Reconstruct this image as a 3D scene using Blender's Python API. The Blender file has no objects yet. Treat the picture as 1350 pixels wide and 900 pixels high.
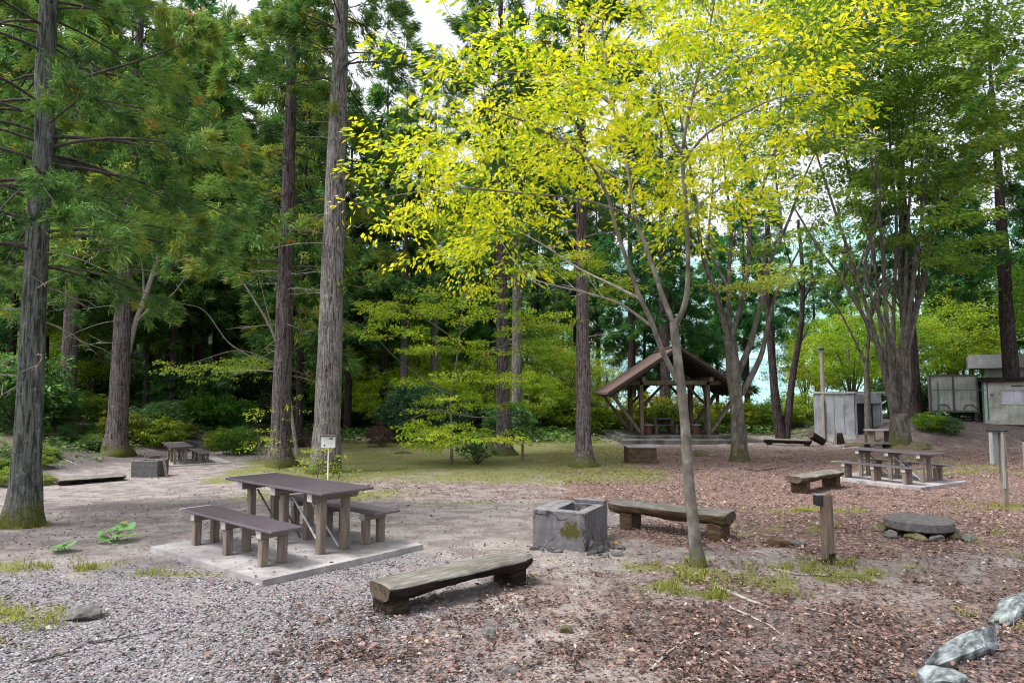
import bpy, bmesh, math, random
import numpy as np
from mathutils import Vector, Matrix
R = random.Random(11)
rng = np.random.default_rng(11)
C = bpy.context.scene.collection
SC = bpy.context.scene

# ------------------------------------------------------------------ camera geometry
F, EYE = 880.0, 1.95
PITCH = math.atan(68 / 880)

def ss(a, b, x):
    t = np.clip((np.asarray(x, float) - a) / (b - a), 0, 1)
    return t * t * (3 - 2 * t)

def hash2(ix, iy, seed):
    h = np.sin(ix * 127.1 + iy * 311.7 + seed * 74.7) * 43758.5453
    return h - np.floor(h)

def vnoise(x, y, seed=0):
    x = np.asarray(x, float); y = np.asarray(y, float)
    ix = np.floor(x); iy = np.floor(y); fx = x - ix; fy = y - iy
    fx = fx * fx * (3 - 2 * fx); fy = fy * fy * (3 - 2 * fy)
    a = hash2(ix, iy, seed); b = hash2(ix + 1, iy, seed); c = hash2(ix, iy + 1, seed); d = hash2(ix + 1, iy + 1, seed)
    return (a * (1 - fx) + b * fx) * (1 - fy) + (c * (1 - fx) + d * fx) * fy

def fbm(x, y, seed=0, o=4):
    s = 0; a = .5
    for i in range(o):
        s = s + a * vnoise(x * 2 ** i, y * 2 ** i, seed + i * 7); a *= .5
    return s / (1 - .5 ** o)

def terr(x, y):
    x = np.asarray(x, float); y = np.asarray(y, float)
    z = -.4 * ss(9, 17, y)
    z = z + 1.5 * ss(0, 9, (-x - 13) + np.maximum(0, y - 18) * .12)
    z = z + .95 * ss(28, 33, y) * ss(15, 19, x)
    z = z + 14 * ss(52, 120, y) * ss(6, -14, x)
    z = z - 5 * ss(44, 90, y) * ss(-4, 12, x)
    return z

def rough_ground(x, y):
    n = (fbm(x * 1.3, y * 1.3, 3, 3) - .5) * .05 + (fbm(x * 6, y * 6, 9, 3) - .5) * .022
    far = 1 + 2.0 * ss(20, 50, y)
    flat = 1 - .85 * np.exp(-(((x + 2.8) / 1.9) ** 4 + ((y - 8.5) / 1.9) ** 4))
    return terr(x, y) + n * far * flat - .008

def gz(x, y): return float(rough_ground(x, y))

def ray(px, py):
    u = (px - 675) / F; v = (450 - py) / F
    return (u, math.cos(PITCH) - v * math.sin(PITCH), math.sin(PITCH) + v * math.cos(PITCH))
def G(px, py, z=None, dz=0.0):          # a point on the ground (or at height z)
    d = ray(px, py)
    if z is not None:
        t = (z - EYE) / d[2]; return Vector((d[0] * t, d[1] * t, z))
    y = 3.0
    while y < 200:
        t = y / d[1]; zz = float(terr(d[0] * t, y)) + dz
        if EYE + d[2] * t <= zz: break
        y += .02
    return Vector((d[0] * t, y, zz))
def P(px, py, Y):
    d = ray(px, py); t = Y / d[1]; return Vector((d[0] * t, Y, EYE + d[2] * t))

# ------------------------------------------------------------------ node helpers
class NT:
    def __init__(s, name):
        s.m = bpy.data.materials.new(name); s.m.use_nodes = True; s.t = s.m.node_tree
        s.t.nodes.clear(); s.out = s.n('ShaderNodeOutputMaterial')
    def n(s, ty, ins=None, **kw):
        nd = s.t.nodes.new(ty)
        for k, v in kw.items(): setattr(nd, k, v)
        for k, v in (ins or {}).items(): s.set(nd, k, v)
        return nd
    def set(s, nd, k, v):
        sk = nd.inputs[k]
        if isinstance(v, bpy.types.NodeSocket): s.t.links.new(v, sk)
        elif isinstance(v, bpy.types.Node): s.t.links.new(v.outputs[0], sk)
        elif isinstance(v, tuple) and len(v) == 3 and sk.type == 'RGBA': sk.default_value = (*v, 1)
        else: sk.default_value = v
    def coord(s, out='Object', scale=(1, 1, 1)):
        t = s.n('ShaderNodeTexCoord')
        return s.n('ShaderNodeMapping', {'Vector': t.outputs[out], 'Scale': Vector(scale)}).outputs[0]
    def noise(s, vec, scale, detail=5, rough=.6, dist=0):
        return s.n('ShaderNodeTexNoise', {'Vector': vec, 'Scale': scale, 'Detail': detail, 'Roughness': rough, 'Distortion': dist}).outputs['Fac']
    def ramp(s, fac, stops, interp='LINEAR'):
        r = s.n('ShaderNodeValToRGB', {'Fac': fac}); e = r.color_ramp.elements; r.color_ramp.interpolation = interp
        while len(e) > 1: e.remove(e[-1])
        e[0].position = stops[0][0]; c = stops[0][1]; e[0].color = (*c, 1) if isinstance(c, tuple) else (c, c, c, 1)
        for p, c in stops[1:]:
            x = e.new(p); x.color = (*c, 1) if isinstance(c, tuple) else (c, c, c, 1)
        return r.outputs['Color']
    def mix(s, fac, a, b, mode='MIX'):
        nd = s.n('ShaderNodeMix', data_type='RGBA', blend_type=mode)
        s.set(nd, 0, fac); s.set(nd, 6, a); s.set(nd, 7, b)
        return nd.outputs[2]
    def math(s, op, a, b=0.0, clamp=False):
        nd = s.n('ShaderNodeMath', operation=op, use_clamp=clamp); s.set(nd, 0, a); s.set(nd, 1, b); return nd.outputs[0]
    def done(s, col, rough=.8, spec=.2, bump=None, bstr=.3, bdist=.02, metal=0.0):
        b = s.n('ShaderNodeBsdfPrincipled', {'Base Color': col, 'Roughness': rough, 'Specular IOR Level': spec, 'Metallic': metal})
        if bump is not None:
            s.set(b, 'Normal', s.n('ShaderNodeBump', {'Height': bump, 'Strength': bstr, 'Distance': bdist}).outputs[0])
        s.set(s.out, 'Surface', b.outputs[0]); return s.m

def grain(name, stops, scale=(1, 1, 1), ns=6, detail=6, rough=.8, spec=.15, bstr=.4, bdist=.02, blotch=None, bl_scale=1.2, moss=None, moss_z=None, dist=0.3, moss_up=False):
    t = NT(name); v = t.coord('Object', scale)
    f = t.noise(v, ns, detail, .62, dist)
    c = t.ramp(f, stops)
    v2 = t.coord('Object')
    if blotch:
        c = t.mix(t.ramp(t.noise(v2, bl_scale, 4), [(.4, 0.), (.62, 1.)]), c, blotch, 'MULTIPLY')
    if moss:
        mk = t.ramp(t.noise(v2, 5, 5, .65), [(.42, 0.), (.58, 1.)])
        if moss_z is not None:
            z = t.n('ShaderNodeSeparateXYZ', {'Vector': v2}).outputs['Z']
            g = t.ramp(t.math('DIVIDE', z, moss_z), [(.1, 1.), (1., 0.)])
            mk = t.math('ADD', t.math('MULTIPLY', mk, g), t.math('SUBTRACT', g, .55), True)
            mk = t.math('MULTIPLY', mk, 1.0, True)
        if moss_up:
            z = t.n('ShaderNodeSeparateXYZ', {'Vector': t.n('ShaderNodeNewGeometry').outputs['Normal']}).outputs['Z']
            mk = t.math('MULTIPLY', mk, t.ramp(z, [(.0, .15), (.6, 1.)]))
        c = t.mix(mk, c, moss)
    return t.done(c, rough, spec, f, bstr, bdist)

def leaf_material(name, stops, trans=.4, rough=.55, spec=.25, tboost=1.25):
    t = NT(name)
    a = t.n('ShaderNodeAttribute', attribute_name='tint').outputs['Fac']
    oi = t.n('ShaderNodeObjectInfo')
    c = t.ramp(a, stops)
    c = t.mix(1.0, c, oi.outputs['Color'], 'MULTIPLY')
    p = t.n('ShaderNodeBsdfPrincipled', {'Base Color': c, 'Roughness': rough, 'Specular IOR Level': spec})
    tr = t.n('ShaderNodeBsdfTranslucent', {'Color': t.mix(1.0, c, (tboost, tboost, tboost * .8), 'MULTIPLY')})
    t.set(t.out, 'Surface', t.n('ShaderNodeMixShader', {0: trans, 1: p.outputs[0], 2: tr.outputs[0]}).outputs[0])
    return t.m

# ------------------------------------------------------------------ materials
MAT = {}
def bark(n, d, l, moss=None, moss_z=.5, blotch=None):
    t = NT(n); v = t.coord('Object', (1, 1, .085)); w = t.coord('Object')
    f = t.noise(v, 26, 9, .66, .6); f2 = t.noise(v, 70, 4, .6); b = t.noise(w, 2.3, 5, .6)
    h = t.math('ADD', t.math('MULTIPLY', f, .75), t.math('MULTIPLY', f2, .25))
    md = tuple((a + c) / 2 for a, c in zip(d, l))
    c = t.ramp(h, [(.36, tuple(q * .5 for q in d)), (.45, d), (.52, md), (.64, l)])
    if blotch: c = t.mix(t.ramp(b, [(.40, 0.), (.62, 1.)]), c, blotch, 'MULTIPLY')
    c = t.mix(t.math('MULTIPLY', t.ramp(t.noise(w, 9, 6, .7), [(.56, 0.), (.66, 1.)]), .5), c, tuple(min(.5, q * 1.25 + .04) for q in l))
    if moss:
        z = t.n('ShaderNodeSeparateXYZ', {'Vector': w}).outputs['Z']
        g = t.ramp(t.math('ADD', t.math('DIVIDE', z, moss_z), t.math('MULTIPLY', t.math('SUBTRACT', t.noise(w, 6, 5, .7), .5), 2.2)), [(.15, 1.), (.85, 0.)])
        c = t.mix(g, c, t.ramp(f2, [(.35, tuple(q * .5 for q in moss)), (.65, tuple(q * 1.5 for q in moss))]))
    return t.done(c, .92, .05, h, 1.0, .06)
MOSS = (.085, .10, .02)
MAT['bark_grey'] = bark('cedar_bark_grey', (.10, .09, .085), (.40, .37, .36), blotch=(.72, .74, .74), moss=MOSS, moss_z=.7)
MAT['bark_blue'] = bark('cedar_bark_lichen', (.06, .065, .06), (.23, .24, .23), blotch=(.8, .85, .8), moss=(.09, .095, .02), moss_z=.55)
MAT['bark_brown'] = bark('cedar_bark_brown', (.0614, .0495, .0471), (.2455, .209, .2076), blotch=(.7673, .77, .8078), moss=MOSS, moss_z=.5)
MAT['bark_dark'] = bark('cedar_bark_dark', (.022, .017, .018), (.10, .08, .08))
MAT['bark_maple'] = grain('maple_bark', [(.3, (.072, .0634, .054)), (.5, (.1512, .1368, .1188)), (.7, (.2592, .2484, .2232))], (3, 3, 2), 2.5, 7, .85, .1, .5, .02, moss=(.0864, .0936, .0252), moss_z=.35)
MAT['bark_zelkova'] = grain('mossy_bark', [(.3, (.0446, .0395, .0331)), (.5, (.1084, .0988, .0861)), (.7, (.1913, .1849, .1658))], (3, 3, 1.2), 2.5, 7, .9, .05, .7, .03, moss=(.0638, .0669, .0255), moss_z=1.2)
MAT['twig'] = grain('twig_bark', [(.3, (.03, .026, .025)), (.7, (.12, .105, .095))], (6, 6, 2), 3, 4, .9, .05, .3, .01)
MAT['dead_wood'] = grain('bleached_dead_wood', [(.3, (.15, .13, .115)), (.7, (.42, .39, .35))], (8, 8, 2), 3, 5, .9, .05, .4, .01)

MAT['needles'] = leaf_material('cedar_needles', [(0, (.0331, .0792, .0296)), (.32, (.0763, .18, .0456)), (.58, (.1463, .27, .0524)), (.82, (.2798, .312, .0513)), (.97, (.3562, .204, .0456)), (1, (.3307, .144, .0342))], .36, .5, .2)
MAT['leaf_yellow'] = leaf_material('yellow_autumn_leaves', [(0, (.09, .19, .02)), (.27, (.26, .37, .013)), (.57, (.54, .545, .012)), (.96, (.74, .66, .03)), (1, (.74, .42, .05))], .5, .45, .3, 1.35)
MAT['leaf_lime'] = leaf_material('lime_leaves', [(0, (.09, .16, .02)), (.4, (.20, .30, .03)), (.75, (.38, .44, .05)), (1, (.58, .50, .10))], .45, .5, .25)
MAT['leaf_green'] = leaf_material('green_maple_leaves', [(0, (.0504, .1064, .0202)), (.4, (.1232, .224, .0314)), (.75, (.224, .336, .0504)), (1, (.4032, .4256, .0784))], .54, .5, .25)
MAT['leaf_dark'] = leaf_material('dark_shrub_leaves', [(0, (.0329, .0822, .0359)), (.5, (.0822, .1869, .0628)), (.85, (.1794, .299, .0822)), (1, (.299, .3737, .1046))], .35, .45, .35)
MAT['leaf_floor'] = leaf_material('forest_floor_plants', [(0, (.0276, .0621, .0248)), (.45, (.0759, .1656, .0414)), (.8, (.1794, .276, .0621)), (1, (.3312, .3726, .1104))], .35, .5, .25)
MAT['leaf_russet'] = leaf_material('russet_twigs_and_leaves', [(0, (.05, .03, .03)), (.5, (.13, .075, .07)), (1, (.24, .15, .13))], .3, .6, .1)
MAT['litter'] = leaf_material('fallen_leaf_litter', [(0, (.0298, .021, .019)), (.22, (.0791, .048, .04)), (.42, (.1535, .088, .075)), (.60, (.2325, .14, .122)), (.76, (.3162, .235, .21)), (.89, (.465, .4, .36)), (.95, (.4278, .22, .05)), (1, (.465, .36, .07))], .1, .5, .35)
MAT['grass'] = leaf_material('short_grass', [(0, (.12, .14, .035)), (.5, (.23, .26, .05)), (1, (.42, .42, .12))], .4, .5, .2)

MAT['table_top'] = grain('glossy_brown_board', [(.3, (.0625, .05, .0625)), (.7, (.1313, .1087, .13))], (1.2, 26, 26), 2, 5, .30, .75, .15, .004)  # purplish tint paints the sky sheen into the brown board colour
MAT['table_wood'] = grain('weathered_frame_wood', [(.3, (.10, .080, .066)), (.52, (.19, .155, .13)), (.7, (.27, .225, .19))], (14, 14, 1.5), 2, 6, .8, .15, .4, .008)
MAT['beam_wood'] = grain('weathered_beam_wood', [(.3, (.10, .080, .066)), (.7, (.24, .20, .17))], (14, 2, 14), 2, 6, .8, .15, .4, .008)
MAT['pale_cap'] = grain('pale_painted_end', [(.3, (.31, .2976, .2976)), (.7, (.4216, .4092, .4092))], (8, 8, 8), 2, 4, .7, .2, .2, .005)
MAT['edge_metal'] = grain('pale_edge_strip', [(.3, (.52, .46, .48)), (.7, (.70, .64, .66))], (4, 4, 4), 3, 4, .4, .4, .1, .002)
MAT['steel_rod'] = grain('galvanised_rod', [(.3, (.22, .22, .24)), (.7, (.50, .50, .53))], (6, 6, 6), 3, 4, .4, .5, .1, .002)
MAT['dark_rod'] = grain('dark_steel_rod', [(.3, (.03, .03, .03)), (.7, (.09, .09, .09))], (6, 6, 6), 3, 4, .5, .4, .1, .002)
MAT['pad'] = grain('pale_concrete_pad', [(.28, (.25, .235, .24)), (.5, (.355, .335, .345)), (.72, (.44, .42, .43))], (1, 1, 1), 7, 9, .9, .1, .35, .006, blotch=(.66, .65, .65), bl_scale=1.6)
MAT['log_top'] = grain('weathered_grey_log', [(.3, (.075, .070, .064)), (.5, (.185, .175, .163)), (.7, (.31, .30, .282))], (1.3, 16, 16), 2.2, 8, .85, .12, .8, .015, blotch=(.64, .63, .60), bl_scale=3)
MAT['log_dark'] = grain('damp_dark_log', [(.3, (.0066, .0055, .005)), (.55, (.0275, .0209, .0165)), (.75, (.0825, .0633, .0468))], (1.6, 9, 9), 2.4, 8, .9, .1, .9, .03)
MAT['log_brown'] = grain('brown_split_log', [(.3, (.0255, .0187, .0136)), (.55, (.0892, .0612, .0382)), (.75, (.1785, .1318, .085))], (1.6, 9, 9), 2.4, 8, .9, .1, .9, .03)
MAT['end_grain'] = grain('sawn_log_end', [(.3, (.03, .022, .018)), (.7, (.13, .10, .075))], (6, 6, 6), 3, 6, .9, .1, .5, .01)

def cement():
    t = NT('stained_fire_pit_concrete'); v = t.coord('Object')
    f = t.noise(v, 9, 9, .65)
    c = t.ramp(f, [(.3, (.085, .08, .088)), (.5, (.135, .128, .139)), (.7, (.19, .182, .195))])
    st = t.ramp(t.noise(t.coord('Object', (5, 5, .7)), 2.5, 5), [(.45, 0.), (.62, 1.)])
    c = t.mix(t.math('MULTIPLY', st, .65), c, (.10, .095, .10))
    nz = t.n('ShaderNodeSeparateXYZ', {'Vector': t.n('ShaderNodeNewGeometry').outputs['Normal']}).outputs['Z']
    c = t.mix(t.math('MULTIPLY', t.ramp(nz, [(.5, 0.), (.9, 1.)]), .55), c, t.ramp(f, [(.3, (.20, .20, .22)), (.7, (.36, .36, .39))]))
    # sparse polygonal cracks
    dn = t.n('ShaderNodeTexNoise', {'Vector': v, 'Scale': 7.0, 'Detail': 3.0})
    vv = t.n('ShaderNodeVectorMath', {0: v, 1: t.n('ShaderNodeVectorMath', {0: dn.outputs['Color'], 3: .16}, operation='SCALE').outputs[0]}, operation='ADD').outputs[0]
    e = t.n('ShaderNodeTexVoronoi', {'Vector': vv, 'Scale': 2.1}, feature='DISTANCE_TO_EDGE').outputs['Distance']
    ck = t.ramp(e, [(.0, .85), (.008, .7), (.016, 0.)])
    ck = t.math('MULTIPLY', ck, t.ramp(t.noise(v, 2.0, 3), [(.40, 0.), (.48, 1.)]))
    c = t.mix(ck, c, (.018, .017, .018))
    # the moss patch on the front wall
    d = t.n('ShaderNodeVectorMath', {0: t.n('ShaderNodeMapping', {'Vector': v, 'Location': Vector((-.52 / .17, 0, -.235 / .115)), 'Scale': Vector((1 / .17, 6, 1 / .115))}).outputs[0]}, operation='LENGTH').outputs['Value']
    m = t.ramp(t.math('ADD', d, t.math('MULTIPLY', t.math('SUBTRACT', t.noise(v, 13, 8, .75), .5), 3.0)), [(.6, .95), (1.15, 0.)])
    c = t.mix(m, c, t.ramp(t.noise(v, 60, 4, .7), [(.3, (.03, .028, .006)), (.6, (.08, .07, .012)), (.75, (.13, .115, .02))]))
    return t.done(c, .85, .15, t.math('SUBTRACT', f, ck), .5, .012)
MAT['cement'] = cement()
MAT['crack'] = grain('dark_grey_spot', [(.3, (.02, .02, .022)), (.7, (.06, .055, .06))], (1, 1, 1), 20, 3, .95, .0, .2, .004)  # dark grey of the round spot on the white sign board
MAT['ash'] = grain('ash_bed', [(.3, (.06, .055, .055)), (.6, (.17, .16, .17)), (.75, (.34, .33, .34))], (1, 1, 1), 14, 7, .95, .05, .6, .02)
MAT['stone'] = grain('grey_stone', [(.3, (.066, .066, .066)), (.5, (.1584, .1551, .1518)), (.72, (.2904, .2838, .2772))], (1, 1, 1), 8, 8, .85, .15, .6, .02, blotch=(.462, .462, .4356), bl_scale=5)
MAT['stone_blue'] = grain('blue_grey_split_stone', [(.36, (.05, .055, .056)), (.48, (.19, .215, .225)), (.66, (.37, .42, .44))], (1, 2.5, 1), 7, 9, .75, .2, 1.0, .03, blotch=(.45, .45, .46), bl_scale=5)
MAT['stone_dark'] = grain('charred_stone', [(.3, (.025, .025, .026)), (.6, (.09, .088, .09)), (.75, (.22, .21, .22))], (1, 1, 1), 14, 7, .9, .1, .6, .01)
MAT['stone_moss'] = grain('mossy_stone', [(.3, (.0525, .0488, .03)), (.55, (.1275, .1125, .0638)), (.75, (.2025, .18, .105))], (1, 1, 1), 12, 7, .9, .1, .6, .015)
MAT['disc'] = grain('dark_lid_concrete', [(.3, (.065, .062, .064)), (.55, (.115, .11, .11)), (.72, (.18, .172, .17))], (1, 1, 1), 16, 8, .85, .15, .4, .006)
MAT['white_paint'] = grain('white_paint', [(.3, (.62, .63, .66)), (.7, (.80, .80, .82))], (1, 1, 1), 6, 5, .5, .3, .1, .003)
MAT['black'] = grain('black_plastic', [(.3, (.008, .010, .016)), (.7, (.022, .026, .036))], (1, 1, 1), 8, 4, .4, .4, .1, .002)
MAT['post'] = grain('turned_timber_post', [(.3, (.0723, .0527, .0425)), (.52, (.1487, .1105, .0918)), (.7, (.221, .17, .1403))], (10, 10, 1.2), 2.5, 7, .85, .1, .5, .008)
MAT['pav_wood'] = grain('weathered_pavilion_timber', [(.3, (.075, .0615, .045)), (.55, (.1575, .1312, .0975)), (.72, (.2475, .2175, .165))], (7, 7, 1.5), 2.5, 7, .85, .1, .5, .01)
MAT['pav_dark'] = grain('dark_pavilion_timber', [(.3, (.022, .017, .015)), (.7, (.075, .058, .05))], (7, 7, 7), 2, 6, .85, .1, .4, .01)
MAT['brick_red'] = grain('reddish_stool_wood', [(.3, (.14, .055, .035)), (.7, (.27, .12, .08))], (4, 4, 4), 3, 5, .85, .1, .4, .01)
MAT['step_stone'] = grain('grey_step_stone', [(.3, (.0864, .081, .081)), (.5, (.1404, .135, .135)), (.7, (.1944, .1863, .189))], (1, 1, 1), 3, 8, .9, .1, .5, .02, blotch=(.351, .3564, .324))

def roof_tiles():
    t = NT('reddish_roof_shingles'); v = t.coord('Object')
    b = t.n('ShaderNodeTexBrick', {'Vector': t.n('ShaderNodeMapping', {'Vector': t.n('ShaderNodeTexCoord').outputs['UV'], 'Scale': Vector((1, 1, 1))}).outputs[0], 'Color1': (.105, .062, .055), 'Color2': (.165, .105, .095), 'Mortar': (.08, .05, .045), 'Scale': 1.0, 'Mortar Size': .012, 'Brick Width': .22, 'Row Height': .16})
    f = t.noise(v, 7, 6)
    c = t.mix(t.ramp(f, [(.4, 0.), (.7, .75)]), b.outputs['Color'], (.11, .10, .085))
    return t.done(c, .85, .15, b.outputs['Fac'], -.6, .02)
MAT['tiles'] = roof_tiles()
MAT['shed_wall'] = grain('pale_shed_sheet', [(.3, (.2376, .2552, .2904)), (.7, (.352, .3652, .396))], (6, 6, .6), 2, 5, .55, .3, .15, .004, blotch=(.6512, .6512, .6336), bl_scale=1.5)
MAT['shed_base'] = grain('shed_concrete_base', [(.3, (.26, .26, .25)), (.7, (.42, .41, .39))], (1, 1, 1), 5, 6, .9, .1, .3, .01)
MAT['shed_dark'] = grain('doorway_shade', [(.3, (.012, .014, .03)), (.7, (.03, .034, .06))], (2, 2, 2), 3, 4, .6, .2, .1, .01)  # near-black colour painted as the shade within the doorway
MAT['kiosk_wall'] = grain('off_white_render', [(.3, (.34, .357, .3315)), (.55, (.476, .4887, .459)), (.7, (.544, .5525, .5185))], (2, 2, .8), 2, 6, .85, .15, .2, .01, blotch=(.612, .612, .527), bl_scale=.9)
MAT['kiosk_roof'] = grain('black_roof_felt', [(.3, (.008, .007, .007)), (.7, (.035, .028, .026))], (1, 1, 1), 5, 5, .9, .1, .3, .02)
MAT['window_glass'] = grain('pale_curtained_glass', [(.35, (.40, .41, .50)), (.65, (.60, .60, .68))], (9, 9, 1), 1.2, 3, .15, .5, .02, .002)
MAT['container'] = grain('grey_container_panel', [(.3, (.20, .21, .20)), (.55, (.32, .33, .32)), (.7, (.42, .43, .41))], (5, 5, .7), 2, 7, .7, .2, .2, .01, blotch=(.75, .78, .68), bl_scale=1.6)
MAT['teal_pipe'] = grain('teal_painted_pipe', [(.3, (.02, .085, .085)), (.7, (.05, .17, .16))], (4, 4, 4), 3, 4, .5, .3, .1, .004)
MAT['grey_roof'] = grain('grey_sheet_roof', [(.3, (.24, .24, .27)), (.7, (.36, .36, .40))], (1, 1, 1), 3, 5, .7, .2, .1, .01)
MAT['pole'] = grain('grey_pole_concrete', [(.3, (.19, .18, .155)), (.7, (.33, .31, .27))], (3, 3, .5), 3, 6, .85, .1, .2, .01)
MAT['galv'] = grain('galvanised_sheet', [(.3, (.1872, .2016, .2016)), (.55, (.3024, .324, .324)), (.7, (.4176, .432, .432))], (8, 8, .6), 2, 5, .4, .5, .1, .003)
MAT['butterbur'] = leaf_material('butterbur_leaf', [(0, (.14, .30, .10)), (.5, (.22, .42, .17)), (1, (.42, .42, .18))], .35, .4, .3)

def ground_mat():
    t = NT('forest_floor'); v = t.coord('Object')
    z = t.n('ShaderNodeSeparateColor', {'Color': t.n('ShaderNodeAttribute', attribute_name='zone').outputs['Color']})
    za = t.n('ShaderNodeAttribute', attribute_name='zone').outputs['Alpha']
    n1 = t.noise(v, 2.2, 8, .62); n2 = t.noise(v, 22, 6, .7); n3 = t.noise(v, 90, 3, .6)
    vor = t.n('ShaderNodeTexVoronoi', {'Vector': v, 'Scale': 48.0}); vor2 = t.n('ShaderNodeTexVoronoi', {'Vector': v, 'Scale': 21.0})
    dirt = t.ramp(n2, [(.3, (.177, .1508, .1448)), (.5, (.2788, .2486, .2414)), (.72, (.3717, .3428, .3336))])
    dirt = t.mix(t.ramp(n1, [(.42, 0.), (.60, .8)]), dirt, (.1445, .1241, .1241))
    grav = t.ramp(t.n('ShaderNodeSeparateColor', {'Color': vor.outputs['Color']}).outputs[0], [(0, (.1054, .101, .1098)), (.5, (.2503, .2372, .2547)), (1, (.4392, .4172, .4392))])
    grav = t.mix(t.ramp(vor.outputs['Distance'], [(.3, 0.), (.7, .8)]), grav, (.06, .0552, .06))
    grav = t.mix(t.ramp(n1, [(.42, 0.), (.62, .55)]), grav, (.2475, .2288, .24))
    leaf = t.ramp(t.n('ShaderNodeSeparateColor', {'Color': vor2.outputs['Color']}).outputs[1], [(0, (.0618, .0422, .0379)), (.35, (.1415, .0862, .0744)), (.65, (.2386, .1452, .1238)), (.9, (.3713, .2728, .2395)), (1, (.3182, .1936, .0744))])
    leaf = t.mix(t.ramp(vor2.outputs['Distance'], [(.3, 0.), (.8, .7)]), leaf, (.085, .065, .063))
    grass = t.ramp(n3, [(.3, (.082, .0943, .0287)), (.52, (.164, .1845, .0492)), (.7, (.2706, .2788, .0984))])
    grass = t.mix(t.ramp(n2, [(.45, 0.), (.7, .55)]), grass, (.20, .165, .10))
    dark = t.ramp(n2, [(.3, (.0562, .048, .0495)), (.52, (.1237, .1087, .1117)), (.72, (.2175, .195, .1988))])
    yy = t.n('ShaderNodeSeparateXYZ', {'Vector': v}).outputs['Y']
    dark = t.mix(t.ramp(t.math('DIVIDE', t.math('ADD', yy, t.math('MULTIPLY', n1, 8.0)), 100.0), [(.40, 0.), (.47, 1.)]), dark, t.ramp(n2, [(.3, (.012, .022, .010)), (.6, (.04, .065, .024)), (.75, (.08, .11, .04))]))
    crumb = t.ramp(t.noise(v, 42, 5, .75), [(.34, .5), (.45, 1.)])
    def brk(m, lo=.36, hi=.62):
        return t.ramp(t.math('ADD', m, t.math('MULTIPLY', t.math('SUBTRACT', t.math('ADD', t.math('MULTIPLY', n2, .5), t.math('MULTIPLY', n1, .5)), .5), 1.3)), [(lo, 0.), (hi, 1.)])
    c = t.mix(brk(z.outputs[2]), dirt, grav)
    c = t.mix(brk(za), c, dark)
    c = t.mix(t.math('MULTIPLY', brk(z.outputs[0]), .9), c, leaf)
    c = t.mix(t.math('MULTIPLY', brk(z.outputs[1], .42, .82), .85), c, grass)
    c = t.mix(1.0, c, crumb, 'MULTIPLY')
    h = t.math('ADD', n2, t.math('MULTIPLY', vor.outputs['Distance'], .5))
    return t.done(c, .95, .08, h, .7, .02)
MAT['ground'] = ground_mat()

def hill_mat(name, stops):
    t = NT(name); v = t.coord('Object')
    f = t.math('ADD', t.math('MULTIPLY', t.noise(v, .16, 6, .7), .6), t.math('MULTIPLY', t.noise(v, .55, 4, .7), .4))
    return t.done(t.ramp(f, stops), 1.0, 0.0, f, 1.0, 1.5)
MAT['hill'] = hill_mat('wooded_hillside_painted_haze', [(.38, (.1584, .3096, .3024)), (.48, (.2592, .4176, .4104)), (.60, (.3744, .504, .4968))])  # distance haze painted into the pale teal surface colour

# ------------------------------------------------------------------ mesh helpers
def mesh_np(name, v, f, mats, tint=None, smooth=False, midx=None):
    me = bpy.data.meshes.new(name); v = np.asarray(v, np.float32); f = np.asarray(f, np.int32)
    n, k = f.shape
    me.vertices.add(len(v)); me.vertices.foreach_set('co', v.ravel())
    me.loops.add(n * k); me.loops.foreach_set('vertex_index', f.ravel())
    me.polygons.add(n); me.polygons.foreach_set('loop_start', np.arange(0, n * k, k, dtype=np.int32))
    me.polygons.foreach_set('loop_total', np.full(n, k, np.int32))
    if smooth: me.polygons.foreach_set('use_smooth', np.ones(n, bool))
    for m in (mats if isinstance(mats, (list, tuple)) else [mats]): me.materials.append(m)
    if midx is not None: me.polygons.foreach_set('material_index', np.asarray(midx, np.int32))
    if tint is not None:
        a = me.attributes.new('tint', 'FLOAT', 'POINT'); a.data.foreach_set('value', np.asarray(tint, np.float32))
    me.update(calc_edges=True)
    return me

def link(name, me, parent=None, loc=(0, 0, 0), rot=(0, 0, 0)):
    o = bpy.data.objects.new(name, me); C.objects.link(o); o.location = loc; o.rotation_euler = rot
    if parent is not None: o.parent = parent
    return o

def tag(o, label, cat, group=None):
    o['label'] = label; o['category'] = cat
    if group: o['group'] = group
    return o

def thing(name, label, cat, loc=(0, 0, 0), rz=0, group=None):
    return tag(link(name, None, None, loc, (0, 0, rz)), label, cat, group)

def copy_tree(root, loc, rz=None, scale=None, label=None, group=None, color=None):
    r = root.copy(); C.objects.link(r); r.location = loc
    if rz is not None: r.rotation_euler = (0, 0, rz)
    if scale is not None: r.scale = scale
    if label: r['label'] = label
    if group: r['group'] = group
    if color: r.color = color
    for ch in list(root.children):
        c = ch.copy(); C.objects.link(c); c.parent = r
        if color: c.color = color
        for g in list(ch.children):
            d = g.copy(); C.objects.link(d); d.parent = c
    return r

def norm(a): return a / np.maximum(np.linalg.norm(a, axis=-1, keepdims=True), 1e-9)

def leaves(name, pos, dr, nr, ln, wd, tint, mat, fold=.18, base=.0):
    """folded lens-shaped leaves, two triangles each"""
    dr = norm(dr); side = norm(np.cross(dr, nr)); n2 = np.cross(side, dr)
    ln = np.asarray(ln)[:, None]; wd = np.asarray(wd)[:, None]
    v0 = pos; m = pos + dr * ln * .45 + n2 * wd * fold
    v = np.stack([v0, m + side * wd * .5, pos + dr * ln, m - side * wd * .5], 1).reshape(-1, 3)
    k = np.arange(len(pos)) * 4
    f = np.stack([np.stack([k, k + 1, k + 2], 1), np.stack([k, k + 2, k + 3], 1)], 1).reshape(-1, 3)
    return mesh_np(name, v, f, mat, np.repeat(np.clip(tint, 0, 1), 4))

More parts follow.
